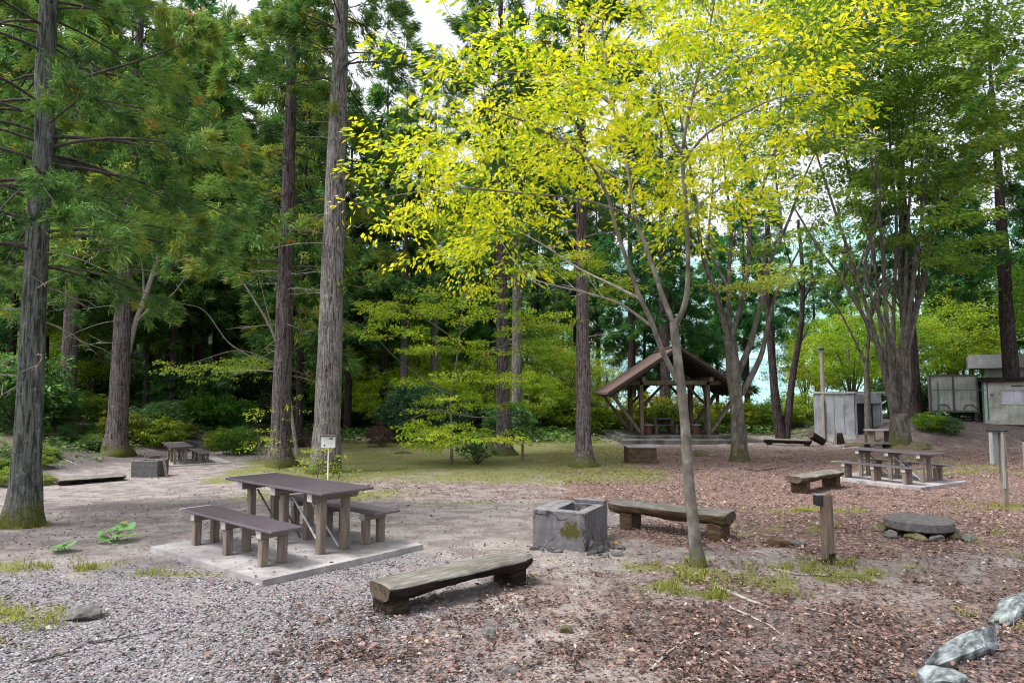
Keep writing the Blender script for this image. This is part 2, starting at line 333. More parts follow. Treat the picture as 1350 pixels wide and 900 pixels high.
class Tubes:
    def __init__(s): s.v = []; s.f = []; s.n = 0; s.mi = []
    def add(s, pts, rad, sides=6, mi=0, lump=0.0, cap=True):
        pts = np.asarray(pts, float); rad = np.asarray(rad, float); n = len(pts)
        t = norm(np.gradient(pts, axis=0)); ref = np.array([1., 0, 0]) if abs(t[0][0]) < .8 else np.array([0, 1., 0])
        ax = []; u = norm(np.cross(t[0], ref))
        for i in range(n):
            u = u - t[i] * np.dot(u, t[i]); u = u / max(np.linalg.norm(u), 1e-9); ax.append(u)
        U = np.array(ax); W = np.cross(t, U)
        a = np.linspace(0, 2 * np.pi, sides, endpoint=False)
        rr = rad[:, None] * np.ones(sides)[None]
        if lump: rr = rr * (1 + lump * (vnoise(np.arange(sides)[None] * .9 + pts[0, 0], pts[:, 2:3] * 1.7, 5) - .5) * 2)
        ring = pts[:, None] + rr[..., None] * (np.cos(a)[None, :, None] * U[:, None] + np.sin(a)[None, :, None] * W[:, None])
        base = s.n; s.v.append(ring.reshape(-1, 3)); s.n += n * sides
        i = np.arange(n - 1)[:, None] * sides; j = np.arange(sides)[None]; j2 = (j + 1) % sides
        q = np.stack([i + j, i + j2, i + sides + j2, i + sides + j], -1).reshape(-1, 4) + base
        s.f.append(q); s.mi.append(np.full(len(q), mi))
        if cap:
            s.v.append(pts[-1:]); tip = s.n; s.n += 1
            k = base + (n - 1) * sides
            jj = np.arange(sides); q = np.stack([k + jj, k + (jj + 1) % sides, np.full(sides, tip), np.full(sides, tip)], -1)
            s.tri = getattr(s, 'tri', []); s.tri.append((q[:, :3], mi))
    def mesh(s, name, mats):
        v = np.concatenate(s.v); f = np.concatenate(s.f); mi = np.concatenate(s.mi)
        me = bpy.data.meshes.new(name)
        tri = getattr(s, 'tri', [])
        tf = np.concatenate([t for t, _ in tri]) if tri else np.zeros((0, 3), int)
        tm = np.concatenate([np.full(len(t), m) for t, m in tri]) if tri else np.zeros(0, int)
        nl = f.size + tf.size
        me.vertices.add(len(v)); me.vertices.foreach_set('co', v.astype(np.float32).ravel())
        me.loops.add(nl); me.loops.foreach_set('vertex_index', np.concatenate([f.ravel(), tf.ravel()]).astype(np.int32))
        me.polygons.add(len(f) + len(tf))
        st = np.concatenate([np.arange(len(f)) * 4, f.size + np.arange(len(tf)) * 3]).astype(np.int32)
        me.polygons.foreach_set('loop_start', st)
        me.polygons.foreach_set('loop_total', np.concatenate([np.full(len(f), 4), np.full(len(tf), 3)]).astype(np.int32))
        me.polygons.foreach_set('use_smooth', np.ones(len(f) + len(tf), bool))
        for m in mats: me.materials.append(m)
        me.polygons.foreach_set('material_index', np.concatenate([mi, tm]).astype(np.int32))
        me.update(calc_edges=True); return me

class MB:
    """collects boxes, beams and rounds into one bmesh"""
    def __init__(s): s.b = bmesh.new()
    def _take(s, geom, mx, bev=0, seg=1):
        bmesh.ops.transform(s.b, matrix=mx, verts=geom)
        if bev:
            es = list({e for v in geom for e in v.link_edges})
            bmesh.ops.bevel(s.b, geom=es, offset=bev, segments=seg, affect='EDGES', clamp_overlap=True)
    def box(s, c, d, rz=0, bev=0, mx=None):
        g = bmesh.ops.create_cube(s.b, size=1)['verts']
        m = Matrix.Translation(Vector(c)) @ Matrix.Rotation(rz, 4, 'Z') @ Matrix.Diagonal((*d, 1))
        s._take(g, (mx @ m) if mx else m, bev); return s
    def beam(s, a, b, w, h, bev=0):
        a = Vector(a); b = Vector(b); d = b - a
        x = d.normalized(); y = Vector((0, 0, 1)).cross(x)
        if y.length < 1e-4: y = Vector((0, 1, 0))
        y.normalize(); z = x.cross(y)
        m = Matrix(((x.x, y.x, z.x, 0), (x.y, y.y, z.y, 0), (x.z, y.z, z.z, 0), (0, 0, 0, 1)))
        g = bmesh.ops.create_cube(s.b, size=1)['verts']
        s._take(g, Matrix.Translation((a + b) / 2) @ m @ Matrix.Diagonal((d.length, w, h, 1)), bev); return s
    def cyl(s, a, b, r, r2=None, n=16, bev=0):
        a = Vector(a); b = Vector(b); d = b - a
        g = bmesh.ops.create_cone(s.b, cap_ends=True, segments=n, radius1=r, radius2=r if r2 is None else r2, depth=d.length)['verts']
        s._take(g, Matrix.Translation((a + b) / 2) @ d.to_track_quat('Z', 'Y').to_matrix().to_4x4(), bev); return s
    def poly(s, pts, z0, z1):
        lo = [s.b.verts.new((p[0], p[1], z0)) for p in pts]; hi = [s.b.verts.new((p[0], p[1], z1)) for p in pts]
        n = len(pts); s.b.faces.new(hi); s.b.faces.new(lo[::-1])
        for i in range(n): s.b.faces.new((lo[i], lo[(i + 1) % n], hi[(i + 1) % n], hi[i]))
        return s
    def build(s, name, mat, parent=None, loc=(0, 0, 0), rot=(0, 0, 0), smooth=False):
        bmesh.ops.recalc_face_normals(s.b, faces=s.b.faces)
        me = bpy.data.meshes.new(name); s.b.to_mesh(me); s.b.free(); me.materials.append(mat)
        if smooth:
            for p in me.polygons: p.use_smooth = True
        return link(name, me, parent, loc, rot)

# ------------------------------------------------------------------ ground zones
def blob(x, y, cx, cy, rx, ry): return np.exp(-(((x - cx) / rx) ** 2 + ((y - cy) / ry) ** 2))
def zones(x, y):
    x = np.asarray(x, float); y = np.asarray(y, float)
    w = (fbm(x * .55, y * .55, 21, 3) - .5); w2 = (fbm(x * 1.8, y * 1.8, 31, 3) - .5)
    xw = x + w * 2.2; yw = y + w2 * 1.6
    grav = ss(8.9, 7.4, yw - .28 * (xw + 2)) * ss(1.0, -1.8, xw + (yw - 6) * .2) * ss(-9, -6, xw)
    leaf = ss(.4, 3.0, xw - (9 - yw).clip(-3, 9) * .10) * ss(7.0, 9.5, yw) * (1 - .55 * ss(24, 30, yw))
    leaf = np.maximum(leaf, .50 * ss(-1.6, .9, xw) * ss(9.0, 7, yw))
    leaf = np.maximum(leaf, .55 * blob(x, y, -.6, 5.2, 1.6, 1.5))
    leaf = np.maximum(leaf, .45 * ss(13.5, 15, yw) * ss(22, 18, yw) * ss(-8, -4, xw))
    pale = blob(x, y, -.3, 10.6, 2.2, 2.0) + .8 * blob(x, y, .6, 8.4, 1.1, .6)
    leaf = leaf * (1 - .75 * np.clip(pale, 0, 1))
    lawn = ss(15.5, 19.5, yw) * ss(40, 33, yw) * ss(-10.5, -8, xw) * ss(5.6, 3.6, xw - (yw - 20).clip(-6, 12) * .06)
    lawn = np.maximum(lawn * (.50 + .75 * fbm(x * .9, y * .9, 61, 4)), .85 * blob(x, y, -4.2, 15.5, 2.6, 2.2))
    lawn = np.maximum(lawn, .55 * ss(-12, -15, xw) * ss(10, 14, y) * ss(45, 35, y))
    tuft = .80 * blob(x, y, 2.2, 7.5, 1.15, .7) + .68 * blob(x, y, 3.6, 7.65, 1.0, .5) + .5 * blob(x, y, 2.2, 6.8, .9, .45) \
        + .55 * blob(x, y, 4.2, 5.7, .6, .5) + .6 * blob(x, y, 4.0, 9.8, 1.2, .5) + .8 * blob(x, y, 6.4, 9.6, .5, .5) \
        + .5 * blob(x, y, 7.2, 8.4, 1.6, 1.0) + .8 * blob(x, y, 9.6, 12.5, 1.5, 2.0) + .75 * blob(x, y, 13.5, 22, 3.5, 3.5) \
        + .6 * blob(x, y, -4.6, 5.6, .9, 1.2) + .75 * blob(x, y, -5.4, 7.8, 1.1, .45) + .7 * blob(x, y, -6.6, 6.9, .9, .9) \
        + .45 * blob(x, y, -3.5, 7.4, .9, .16) + .5 * blob(x, y, 5.3, 12, 1.5, .8) + .6 * blob(x, y, -7.4, 10.1, .7, .5) + .4 * blob(x, y, -1.2, 13.6, 3, .8) \
        + .55 * blob(x, y, 4.9, 4.6, .6, .6) + .35 * blob(x, y, -1.2, 6.3, .3, .2)
    tuft = tuft * (.45 + 1.1 * ss(.38, .66, fbm(x * 2.6, y * 2.6, 141, 4)))
    grass = np.clip(np.maximum(lawn, tuft), 0, 1)
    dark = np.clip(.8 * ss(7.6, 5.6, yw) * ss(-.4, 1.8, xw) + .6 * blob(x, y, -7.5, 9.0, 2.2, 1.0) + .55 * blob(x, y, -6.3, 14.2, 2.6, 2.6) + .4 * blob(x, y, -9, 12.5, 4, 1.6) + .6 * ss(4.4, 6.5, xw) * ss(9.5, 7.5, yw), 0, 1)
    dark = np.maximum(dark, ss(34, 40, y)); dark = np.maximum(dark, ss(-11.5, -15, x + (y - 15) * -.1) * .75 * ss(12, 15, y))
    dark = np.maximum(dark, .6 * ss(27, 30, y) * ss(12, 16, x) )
    grass = grass * (1 - .9 * ss(40, 48, y))
    return np.clip(leaf * (1 - .8 * ss(38, 45, y)), 0, 1), grass, np.clip(grav, 0, 1), np.clip(dark, 0, 1)

def axis(lo, hi, step, glo, ghi, g):
    a = list(np.arange(lo, hi, step)); s = step
    while a[-1] < ghi: s *= g; a.append(a[-1] + s)
    s = step
    while a[0] > glo: s *= g; a.insert(0, a[0] - s)
    return np.array(a)

def build_ground():
    xs = axis(-8, 8, .075, -320, 320, 1.05); ys = axis(3.2, 13, .06, -60, 620, 1.045)
    X, Y = np.meshgrid(xs, ys); Z = rough_ground(X, Y)
    nx, ny = len(xs), len(ys)
    v = np.stack([X, Y, Z], -1).reshape(-1, 3)
    i = np.arange(ny - 1)[:, None] * nx; j = np.arange(nx - 1)[None]
    f = np.stack([i + j, i + j + 1, i + nx + j + 1, i + nx + j], -1).reshape(-1, 4)
    me = mesh_np('ground', v, f, MAT['ground'], smooth=True)
    l, g, gr, d = zones(v[:, 0], v[:, 1])
    at = me.color_attributes.new('zone', 'FLOAT_COLOR', 'POINT')
    at.data.foreach_set('color', np.stack([l, g, gr, d], 1).astype(np.float32).ravel())
    o = link('ground', me); o['kind'] = 'structure'
build_ground()

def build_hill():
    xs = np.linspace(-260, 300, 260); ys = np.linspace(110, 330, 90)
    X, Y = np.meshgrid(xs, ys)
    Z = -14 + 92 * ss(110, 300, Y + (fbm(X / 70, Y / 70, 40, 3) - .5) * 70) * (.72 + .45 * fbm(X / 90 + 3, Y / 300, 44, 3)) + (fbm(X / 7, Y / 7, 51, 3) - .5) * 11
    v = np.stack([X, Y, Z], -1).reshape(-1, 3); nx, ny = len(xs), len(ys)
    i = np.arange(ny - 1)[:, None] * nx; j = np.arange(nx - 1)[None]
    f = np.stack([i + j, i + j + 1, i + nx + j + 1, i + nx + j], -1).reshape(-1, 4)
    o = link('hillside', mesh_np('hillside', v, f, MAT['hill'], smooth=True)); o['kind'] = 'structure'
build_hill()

def scatter(n, x0, x1, y0, y1, dens, power=1.6):
    """rejection-sampled ground points, denser towards the viewer's end"""
    out = []; got = 0
    while got < n:
        m = 40000
        y = y0 * (y1 / y0) ** rng.random(m); lim = np.minimum(x1, .82 * y + 1.2); lo = np.maximum(x0, -.82 * y - 1.2)
        x = lo + rng.random(m) * (lim - lo)
        k = (rng.random(m) < dens(x, y)) & (x > x0) & (x < x1)
        out.append(np.stack([x[k], y[k]], 1)); got += k.sum()
    p = np.concatenate(out)[:n]
    return np.column_stack([p, rough_ground(p[:, 0], p[:, 1])])

PAD = [G(198, 720, .06), G(346, 764.4, .06), G(558, 717, .06)]
PAD.append(PAD[0] + PAD[2] - PAD[1])
def on_pad(x, y):
    ins = np.ones_like(x, bool)
    for i in range(4):
        a, b = PAD[i], PAD[(i + 1) % 4]
        ins &= ((b.x - a.x) * (y - a.y) - (b.y - a.y) * (x - a.x)) > -.02
    return ins

def fallen_leaves():
    def dens(x, y):
        l, g, gr, d = zones(x, y)
        q = np.clip(l * 1.1, .0, 1) * (.27 + .95 * ss(.36, .70, fbm(x * 2.3, y * 2.3, 77, 5))) + .035 + .1 * d * ss(14, 10, y)
        return np.where(on_pad(x, y), .02, q * (1 - .2 * g))
    p = scatter(92000, -14, 24, 3.6, 30, dens)
    n = len(p); a = rng.random(n) * 6.283
    p[:, 2] += np.where(on_pad(p[:, 0], p[:, 1]), .07 - rough_ground(p[:, 0], p[:, 1]), .012) + rng.random(n) * .018
    dr = np.column_stack([np.cos(a), np.sin(a), rng.normal(0, .28, n)])
    nr = np.column_stack([rng.normal(0, .38, n), rng.normal(0, .38, n), np.ones(n)])
    ln = rng.uniform(.018, .052, n) * np.where(rng.random(n) < .1, 1.6, 1) * (1 + .35 * ss(9, 22, p[:, 1]))
    tint = rng.beta(1.5, 1.7, n) * .93 + (rng.random(n) < .03) * .2
    tint -= .2 * ss(7.2, 5.5, p[:, 1]) * (rng.random(n) < .75)
    me = leaves('fallen_leaves', p, dr, nr, ln, ln * rng.uniform(.4, .7, n), tint, MAT['litter'], fold=.22)
    o = link('fallen_leaves', me); o['kind'] = 'stuff'; o['label'] = 'reddish brown fallen leaves strewn over the clearing floor'
fallen_leaves()

def grass_blades():
    def near(x, y):
        g = zones(x, y)[1]; return np.where(on_pad(x, y), 0, ss(.3, .9, g) * (.05 + 1.2 * ss(.47, .72, fbm(x * 3.8, y * 3.8, 91, 4))) * ss(16, 12, y))
    def lawn(x, y):
        g = zones(x, y)[1]; return ss(.3, .8, g) * (.2 + .9 * vnoise(x * 1.3, y * 1.3, 95))
    A = scatter(10000, -9, 12, 3.6, 15, near); B = scatter(42000, -18, 18, 13, 38, lawn)
    p = np.concatenate([A, B]); n = len(p); fr = np.arange(n) >= len(A)
    a = rng.random(n) * 6.283; s = rng.uniform(.25, .9, n)
    dr = np.column_stack([np.cos(a) * s, np.sin(a) * s, np.ones(n)]); nr = np.column_stack([-np.sin(a), np.cos(a), np.zeros(n)])
    nr = np.cross(dr, nr)
    ln = np.where(fr, rng.uniform(.02, .065, n), rng.uniform(.035, .11, n)); wd = np.where(fr, .010, .009)
    me = leaves('grass', p, dr, nr, ln, wd, rng.random(n) * .5 + .6 * fbm(p[:, 0] * 1.1, p[:, 1] * 1.1, 4, 4) - .05, MAT['grass'], fold=.05)
    o = link('grass', me); o['kind'] = 'stuff'; o['label'] = 'short yellow green grass growing in patches'
grass_blades()

def ground_cover():
    def dens(x, y):
        m = np.maximum(ss(-12.9, -14.6, x + np.maximum(0, y - 21) * .25) * ss(11, 14, y), ss(29, 34, y) * ss(7, 3, x))
        m = np.maximum(m, .5 * ss(33, 37, y))
        return m * ss(.40, .68, fbm(x * .9, y * .9, 123, 4)) * (1 - .6 * ss(44, 60, y))
    c = scatter(3600, -40, 22, 12, 60, dens); k = 9; n = len(c) * k
    a = rng.random(n) * 6.283; far = np.repeat(1 + 1.2 * ss(20, 45, c[:, 1]), k)
    p = np.repeat(c, k, 0); q = rng.uniform(.02, .22, n) * far
    p = p + np.column_stack([np.cos(a) * q, np.sin(a) * q, rng.uniform(.03, .24, n) * far])
    dr = np.column_stack([np.cos(a), np.sin(a), rng.uniform(-.5, .4, n)]); nr = rng.normal(0, .4, (n, 3)) + np.array([0, 0, 1])
    ln = rng.uniform(.10, .2, n) * far
    me = leaves('ground_cover', p, dr, nr, ln, ln * .42, np.repeat(rng.normal(.42, .18, len(c)), k) + rng.normal(0, .1, n), MAT['leaf_floor'])
    o = link('ground_cover', me); o['kind'] = 'stuff'; o['label'] = 'low leafy green ground cover under the forest trees'
ground_cover()

def gravel():
    def dens(x, y):
        l, g, gr, d = zones(x, y); return np.where(on_pad(x, y), 0, gr * .9 + .07 + .16 * d)
    p = scatter(34000, -9, 9, 3.5, 13, dens); n = len(p)
    o = np.array([[1, 0, 0], [-1, 0, 0], [0, 1, 0], [0, -1, 0], [0, 0, 1], [0, 0, -1]], float)
    f0 = np.array([[0, 2, 4], [2, 1, 4], [1, 3, 4], [3, 0, 4], [2, 0, 5], [1, 2, 5], [3, 1, 5], [0, 3, 5]])
    sz = (rng.gamma(2.2, .0030, n) + .0015).clip(.003, .026)
    sc = sz[:, None] * rng.uniform(.6, 1.3, (n, 3)) * np.array([1, 1, .7]); a = rng.random(n) * 6.283
    v = o[None] * sc[:, None] * rng.uniform(.75, 1.2, (n, 6, 1))
    x = v[..., 0] * np.cos(a)[:, None] - v[..., 1] * np.sin(a)[:, None]; y = v[..., 0] * np.sin(a)[:, None] + v[..., 1] * np.cos(a)[:, None]
    v = np.stack([x, y, v[..., 2]], -1) + p[:, None] + np.array([0, 0, .004])
    f = (f0[None] + np.arange(n)[:, None, None] * 6).reshape(-1, 3)
    t = NT('loose_gravel'); c = t.ramp(t.n('ShaderNodeAttribute', attribute_name='tint').outputs['Fac'], [(0, (.06, .058, .064)), (.5, (.175, .167, .18)), (.92, (.31, .295, .315)), (1, (.46, .44, .45))])
    me = mesh_np('gravel', v.reshape(-1, 3), f, t.done(c, .9, .1), np.repeat(rng.random(n), 6))
    ob = link('gravel', me); ob['kind'] = 'stuff'; ob['label'] = 'loose grey gravel on the near path'
gravel()

# ------------------------------------------------------------------ conifers
def conifer(H, z0, Rm, tr, nb, tufts, blades, bl, bw, r, lean=(0, 0), dead=0, hue=0.0, sides=14, low=None, low_n=0, barkname='bark_grey', zmax=None, flare=.75):
    """meshes (trunk, crown) of a cedar: tapered trunk, drooping boughs with needle tufts"""
    T = Tubes()
    zs = np.concatenate([[-.15, 0, .08, .18, .32, .55, .9], np.arange(1.5, H, 1.1), [H]])
    wob = np.cumsum(r.normal(0, .012, (len(zs), 2)), 0)
    lx = lean[0] * zs / 10 + wob[:, 0]; ly = lean[1] * zs / 10 + wob[:, 1]
    rad = tr * np.maximum(.06, (1 - np.maximum(zs, 0) / H)) ** .75 * (1 + flare * np.exp(-np.maximum(zs, 0) / .28))
    T.add(np.column_stack([lx, ly, zs]), rad, sides, 0, .10)
    axis_at = lambda z: np.array([np.interp(z, zs, lx), np.interp(z, zs, ly), z])
    pos = []; dr = []; tn = []
    spec = []
    for i in range(nb):
        z = z0 + (H - z0) * ((i + r.random()) / nb) ** .95
        if zmax and z > zmax and r.random() < .5: continue
        L = Rm * (((H - z) / (H - z0)) ** .65) * r.uniform(.65, 1.12)
        spec.append((z, L, 1))
    for i in range(low_n): spec.append((r.uniform(low, z0), Rm * r.uniform(.4, .8), 1 if r.random() < .55 else 0))
    for i in range(dead): spec.append((r.uniform(z0 * .45, z0 * 1.1), Rm * r.uniform(.25, .6), 0))
    for z, L, live in spec:
        a = r.random() * 6.283; o = np.array([math.cos(a), math.sin(a), 0]); lat = np.array([-o[1], o[0], 0])
        s = np.linspace(0, 1, 7); bend = r.normal(0, .2) * L
        up = r.uniform(.0, .3); dp = r.uniform(.3, .62)
        pts = axis_at(z) + o * (s * L)[:, None] + lat * (bend * s ** 2)[:, None] + np.array([0, 0, 1.]) * (L * (up * s - dp * s ** 2 + .18 * s ** 3))[:, None]
        T.add(pts, (.007 + .0075 * L) * (1 - .85 * s) * (1 if live else .9), 4, 1 if live else 2)
        if not live:
            for k in range(3):
                b = pts[r.integers(2, 6)]; q = b + (o * r.uniform(.1, .4) + lat * r.uniform(-.4, .4) + np.array([0, 0, r.uniform(-.2, .3)])) * L * .6
                T.add([b, (b + q) / 2 + r.normal(0, .03, 3), q], [.010, .007, .003], 3, 2)
            continue
        k = max(4, int(tufts * L / Rm)); m = max(3, int(5 + 4 * L / Rm))
        ts = r.uniform(.22, 1.0, m) ** .8; ts[0] = 1.0; to = r.uniform(.35, 1, m) * np.where(r.random(m) < .5, -1, 1) * L * .40 * (1.08 - .62 * ts); to[0] = 0
        tf = r.uniform(.1, .7, m); tz = r.normal(-.03, .07, m) * L; th = r.normal(0, .2, m)
        w_ = r.integers(0, m, k); g_ = r.random(k) ** .7
        st = np.clip(ts[w_] + g_ * np.abs(to[w_]) / L * tf[w_], 0, 1.05); off = to[w_] * g_
        cp = np.stack([np.interp(st, s, pts[:, c]) for c in range(3)], 1) + lat * off[:, None]
        cp[:, 2] += g_ * tz[w_] - .30 * np.abs(off) * g_; cp += r.normal(0, .035, (k, 3)) * L * .5
        td = norm(o * .6 + lat * (np.sign(off) * .55 * g_)[:, None] + np.column_stack([r.normal(0, .2, k), r.normal(0, .2, k), r.uniform(-.65, .25, k)]))
        bd = norm(td[:, None] + r.normal(0, .36, (k, blades, 3)))
        bp = cp[:, None] + r.normal(0, .25 * bl, (k, blades, 3))
        t0 = np.clip(np.clip(r.normal(.36 + hue, .10), .1, .75) + th[w_][:, None] * .7 + .22 * (g_[:, None] - .6) + r.normal(0, .07, (k, 1)) + r.normal(0, .1, (k, blades)) + .12 * (st[:, None] - .5), 0, .84)
        t0 = np.where(r.random((k, 1)) < .004, r.uniform(.95, 1, (k, 1)), t0)
        pos.append(bp.reshape(-1, 3)); dr.append(bd.reshape(-1, 3)); tn.append(t0.reshape(-1))
    pos = np.concatenate(pos); dr = np.concatenate(dr); tn = np.concatenate(tn); n = len(pos)
    nr = r.normal(0, 1, (n, 3)) + np.array([0, 0, 1.2])
    crown = leaves('crown', pos, dr, nr, r.uniform(.7, 1.25, n) * bl, r.uniform(.8, 1.2, n) * bw, tn, MAT['needles'], fold=.1)
    trunk = T.mesh('trunk', [MAT[barkname], MAT['twig'], MAT['dead_wood']])
    return trunk, crown

def place_tree(name, label, meshes, loc, rz=0, group=None, cat='tree', color=None, scale=None):
    t = thing(name, label, cat, loc, rz, group)
    a = link('trunk', meshes[0], t); b = link('crown', meshes[1], t)
    if color: b.color = color
    if scale: t.scale = scale
    return t

def base(px, py, Y=None):
    if Y is None: g = G(px, py)
    else:
        q = P(px, py, Y); g = q
    return Vector((g.x, g.y, gz(g.x, g.y)))

rg = lambda s: np.random.default_rng(s)
# the individual cedars the photograph shows
b = base(28, 692); place_tree('cedar_tree', 'big cedar with lichen grey trunk and mossy foot at the left edge', conifer(17, 4.1, 3.6, .195, 160, 92, 26, .14, .017, rg(1), dead=9, hue=.05, barkname='bark_blue', sides=22, zmax=9, low=3.6, low_n=4), b)
b = base(428, 622); place_tree('cedar_tree', 'tallest pale grey straight cedar trunk behind the near picnic table', conifer(25, 11.6, 3.5, .41, 87, 57, 14, .26, 0.038, rg(2), lean=(.12, 0), dead=16, sides=22, barkname='bark_grey', zmax=17, flare=.35), b)
b = base(370, 614); place_tree('cedar_tree', 'brown cedar just left of the tall pale grey trunk, yellowish boughs', conifer(22, 6.4, 3.7, .33, 112, 57, 14, .26, 0.038, rg(3), dead=10, hue=.18, sides=18, barkname='bark_brown', zmax=16, low=5, low_n=5), b)
b = base(153, 598); place_tree('cedar_tree', 'brown cedar trunk standing beside the far small picnic table', conifer(21, 7.2, 3.5, .36, 100, 54, 12, .3, 0.043, rg(4), lean=(.15, 0), dead=10, hue=.05, sides=16, barkname='bark_brown'), b)
b = base(88, 552); place_tree('cedar_tree', 'brown cedar on the leafy bank behind the lichen grey one', conifer(20, 6.0, 3.5, .33, 100, 54, 12, .3, 0.043, rg(5), dead=8, sides=14, barkname='bark_brown'), b)
b = base(770, 614); place_tree('cedar_tree', 'dark straight cedar with flared mossy foot left of the pavilion', conifer(22, 8.4, 3.3, .26, 100, 54, 12, .28, 0.043, rg(6), dead=8, hue=-.05, sides=18, barkname='bark_brown', flare=1.1), b)
b = base(664, 599); place_tree('cedar_tree', 'grey cedar with mossy foot beside the small brown signpost', conifer(23, 8.2, 3.3, .28, 100, 54, 12, .3, 0.043, rg(7), dead=8, sides=18, barkname='bark_brown', flare=1.1), b)
b = base(683, 567, 35); place_tree('cedar_tree', 'slim pale grey cedar just right of the mossy footed one', conifer(23, 10, 3.1, .30, 87, 47, 12, .3, 0.049, rg(8), dead=5, sides=14, barkname='bark_grey'), b)
b = base(573, 548, 40); place_tree('cedar_tree', 'slim pale cedar seen through the small layered maple', conifer(24, 11, 3.1, .27, 75, 47, 10, .34, 0.058, rg(9), sides=12, barkname='bark_grey'), b)
b = base(533, 556, 37); place_tree('cedar_tree', 'short bare brown cedar trunk behind the russet shrub', conifer(20, 6.5, 3.1, .25, 75, 47, 10, .34, 0.058, rg(10), sides=12, barkname='bark_brown'), b)
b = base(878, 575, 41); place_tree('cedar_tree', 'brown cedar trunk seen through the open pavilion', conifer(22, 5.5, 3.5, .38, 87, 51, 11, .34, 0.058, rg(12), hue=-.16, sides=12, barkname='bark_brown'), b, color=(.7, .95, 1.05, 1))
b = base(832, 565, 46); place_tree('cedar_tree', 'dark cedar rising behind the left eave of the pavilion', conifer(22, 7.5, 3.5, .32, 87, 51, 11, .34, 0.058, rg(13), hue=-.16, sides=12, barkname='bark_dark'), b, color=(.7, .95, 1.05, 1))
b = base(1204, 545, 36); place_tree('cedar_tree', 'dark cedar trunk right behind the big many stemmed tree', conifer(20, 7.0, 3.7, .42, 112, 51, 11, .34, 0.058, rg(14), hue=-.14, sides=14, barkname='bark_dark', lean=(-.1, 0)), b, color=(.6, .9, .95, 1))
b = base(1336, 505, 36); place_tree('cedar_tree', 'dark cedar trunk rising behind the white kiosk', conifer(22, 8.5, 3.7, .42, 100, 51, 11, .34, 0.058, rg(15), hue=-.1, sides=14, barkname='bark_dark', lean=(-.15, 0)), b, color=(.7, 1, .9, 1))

# the dark forest behind: four shared cedars, copied
VAR = []
for i, (H, z0, Rm, tr) in enumerate([(21, 5.5, 3.0, .24), (24, 7.5, 3.3, .28), (19, 4.2, 2.8, .2), (26, 8.5, 3.4, .3)]):
    VAR.append(conifer(H, z0, Rm + .5, tr, 110, 46, 10, .46, .075, rg(30 + i), dead=6, hue=-.06, sides=9, barkname='bark_dark'))
FG = 'dark cedars in the forest behind the clearing'
spots = [(15, 31, 0), (58, 33, 2), (70, 40, 0), (195, 36, 2), (228, 34, 0), (262, 40, 3), (345, 48, 0), (396, 30, 2), (405, 42, 3), (458, 38, 0), (485, 43, 2), (505, 40, 1), (552, 50, 2), (610, 50, 0), (648, 44, 2), (706, 50, 1), (20, 46, 3), (125, 42, 1), (165, 48, 0), (240, 55, 1), (-30, 38, 3), (-20, 52, 1)]
first = None
for k, (px, Y, vi) in enumerate(spots):
    x = (px - 675) / F * Y
    p = (x, Y, gz(x, Y)); s = R.uniform(.85, 1.1)
    t = place_tree('cedar_tree', 'dark cedar in the shaded forest behind the clearing', VAR[vi], p, R.random() * 6.28, FG, color=(R.uniform(.6, .95), R.uniform(.8, 1.05), R.uniform(.8, 1.15), 1), scale=(s, s, s))
for k in range(20):
    Y = R.uniform(37, 54); px = -70 + 24 * k + R.uniform(-9, 9)
    if 285 < px < 345: continue
    x = (px - 675) / F * Y; s = R.uniform(1.0, 1.35)
    place_tree('cedar_tree', 'dark cedar in the shaded forest behind the clearing', VAR[k % 4], (x, Y, gz(x, Y)), R.random() * 6.28, FG, color=(R.uniform(.7, 1.3), R.uniform(.85, 1.15), R.uniform(.8, 1.2), 1), scale=(s, s, s))
RGT = 'dark cedars beyond the pavilion and the shed'
for px, Y, vi, s in [(850, 52, 2, .8), (900, 47, 0, .75), (945, 54, 2, .85), (985, 50, 1, .85), (1020, 58, 3, .8), (1075, 56, 0, .75), (1125, 52, 2, .7), (1255, 48, 0, .9), (1280, 50, 2, 1.0), (790, 56, 1, .9), (760, 50, 3, .9), (1395, 44, 0, 1.0)]:
    x = (px - 675) / F * Y
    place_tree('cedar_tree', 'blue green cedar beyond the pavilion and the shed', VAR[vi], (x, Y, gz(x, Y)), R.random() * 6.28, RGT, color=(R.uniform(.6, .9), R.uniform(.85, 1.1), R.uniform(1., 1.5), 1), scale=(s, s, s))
for k in range(24):
    Y = R.uniform(56, 96); px = R.uniform(-80, 400); x = (px - 675) / F * Y
    s = R.uniform(.7, .95) if px > 420 else R.uniform(.85, 1.15)
    place_tree('cedar_tree', 'dark cedar in the shaded forest behind the clearing', VAR[k % 4], (x, Y, gz(x, Y)), R.random() * 6.28, FG, color=(R.uniform(.7, 1.1), R.uniform(.9, 1.1), R.uniform(1., 1.5), 1), scale=(s * 1.25, s * 1.25, s))

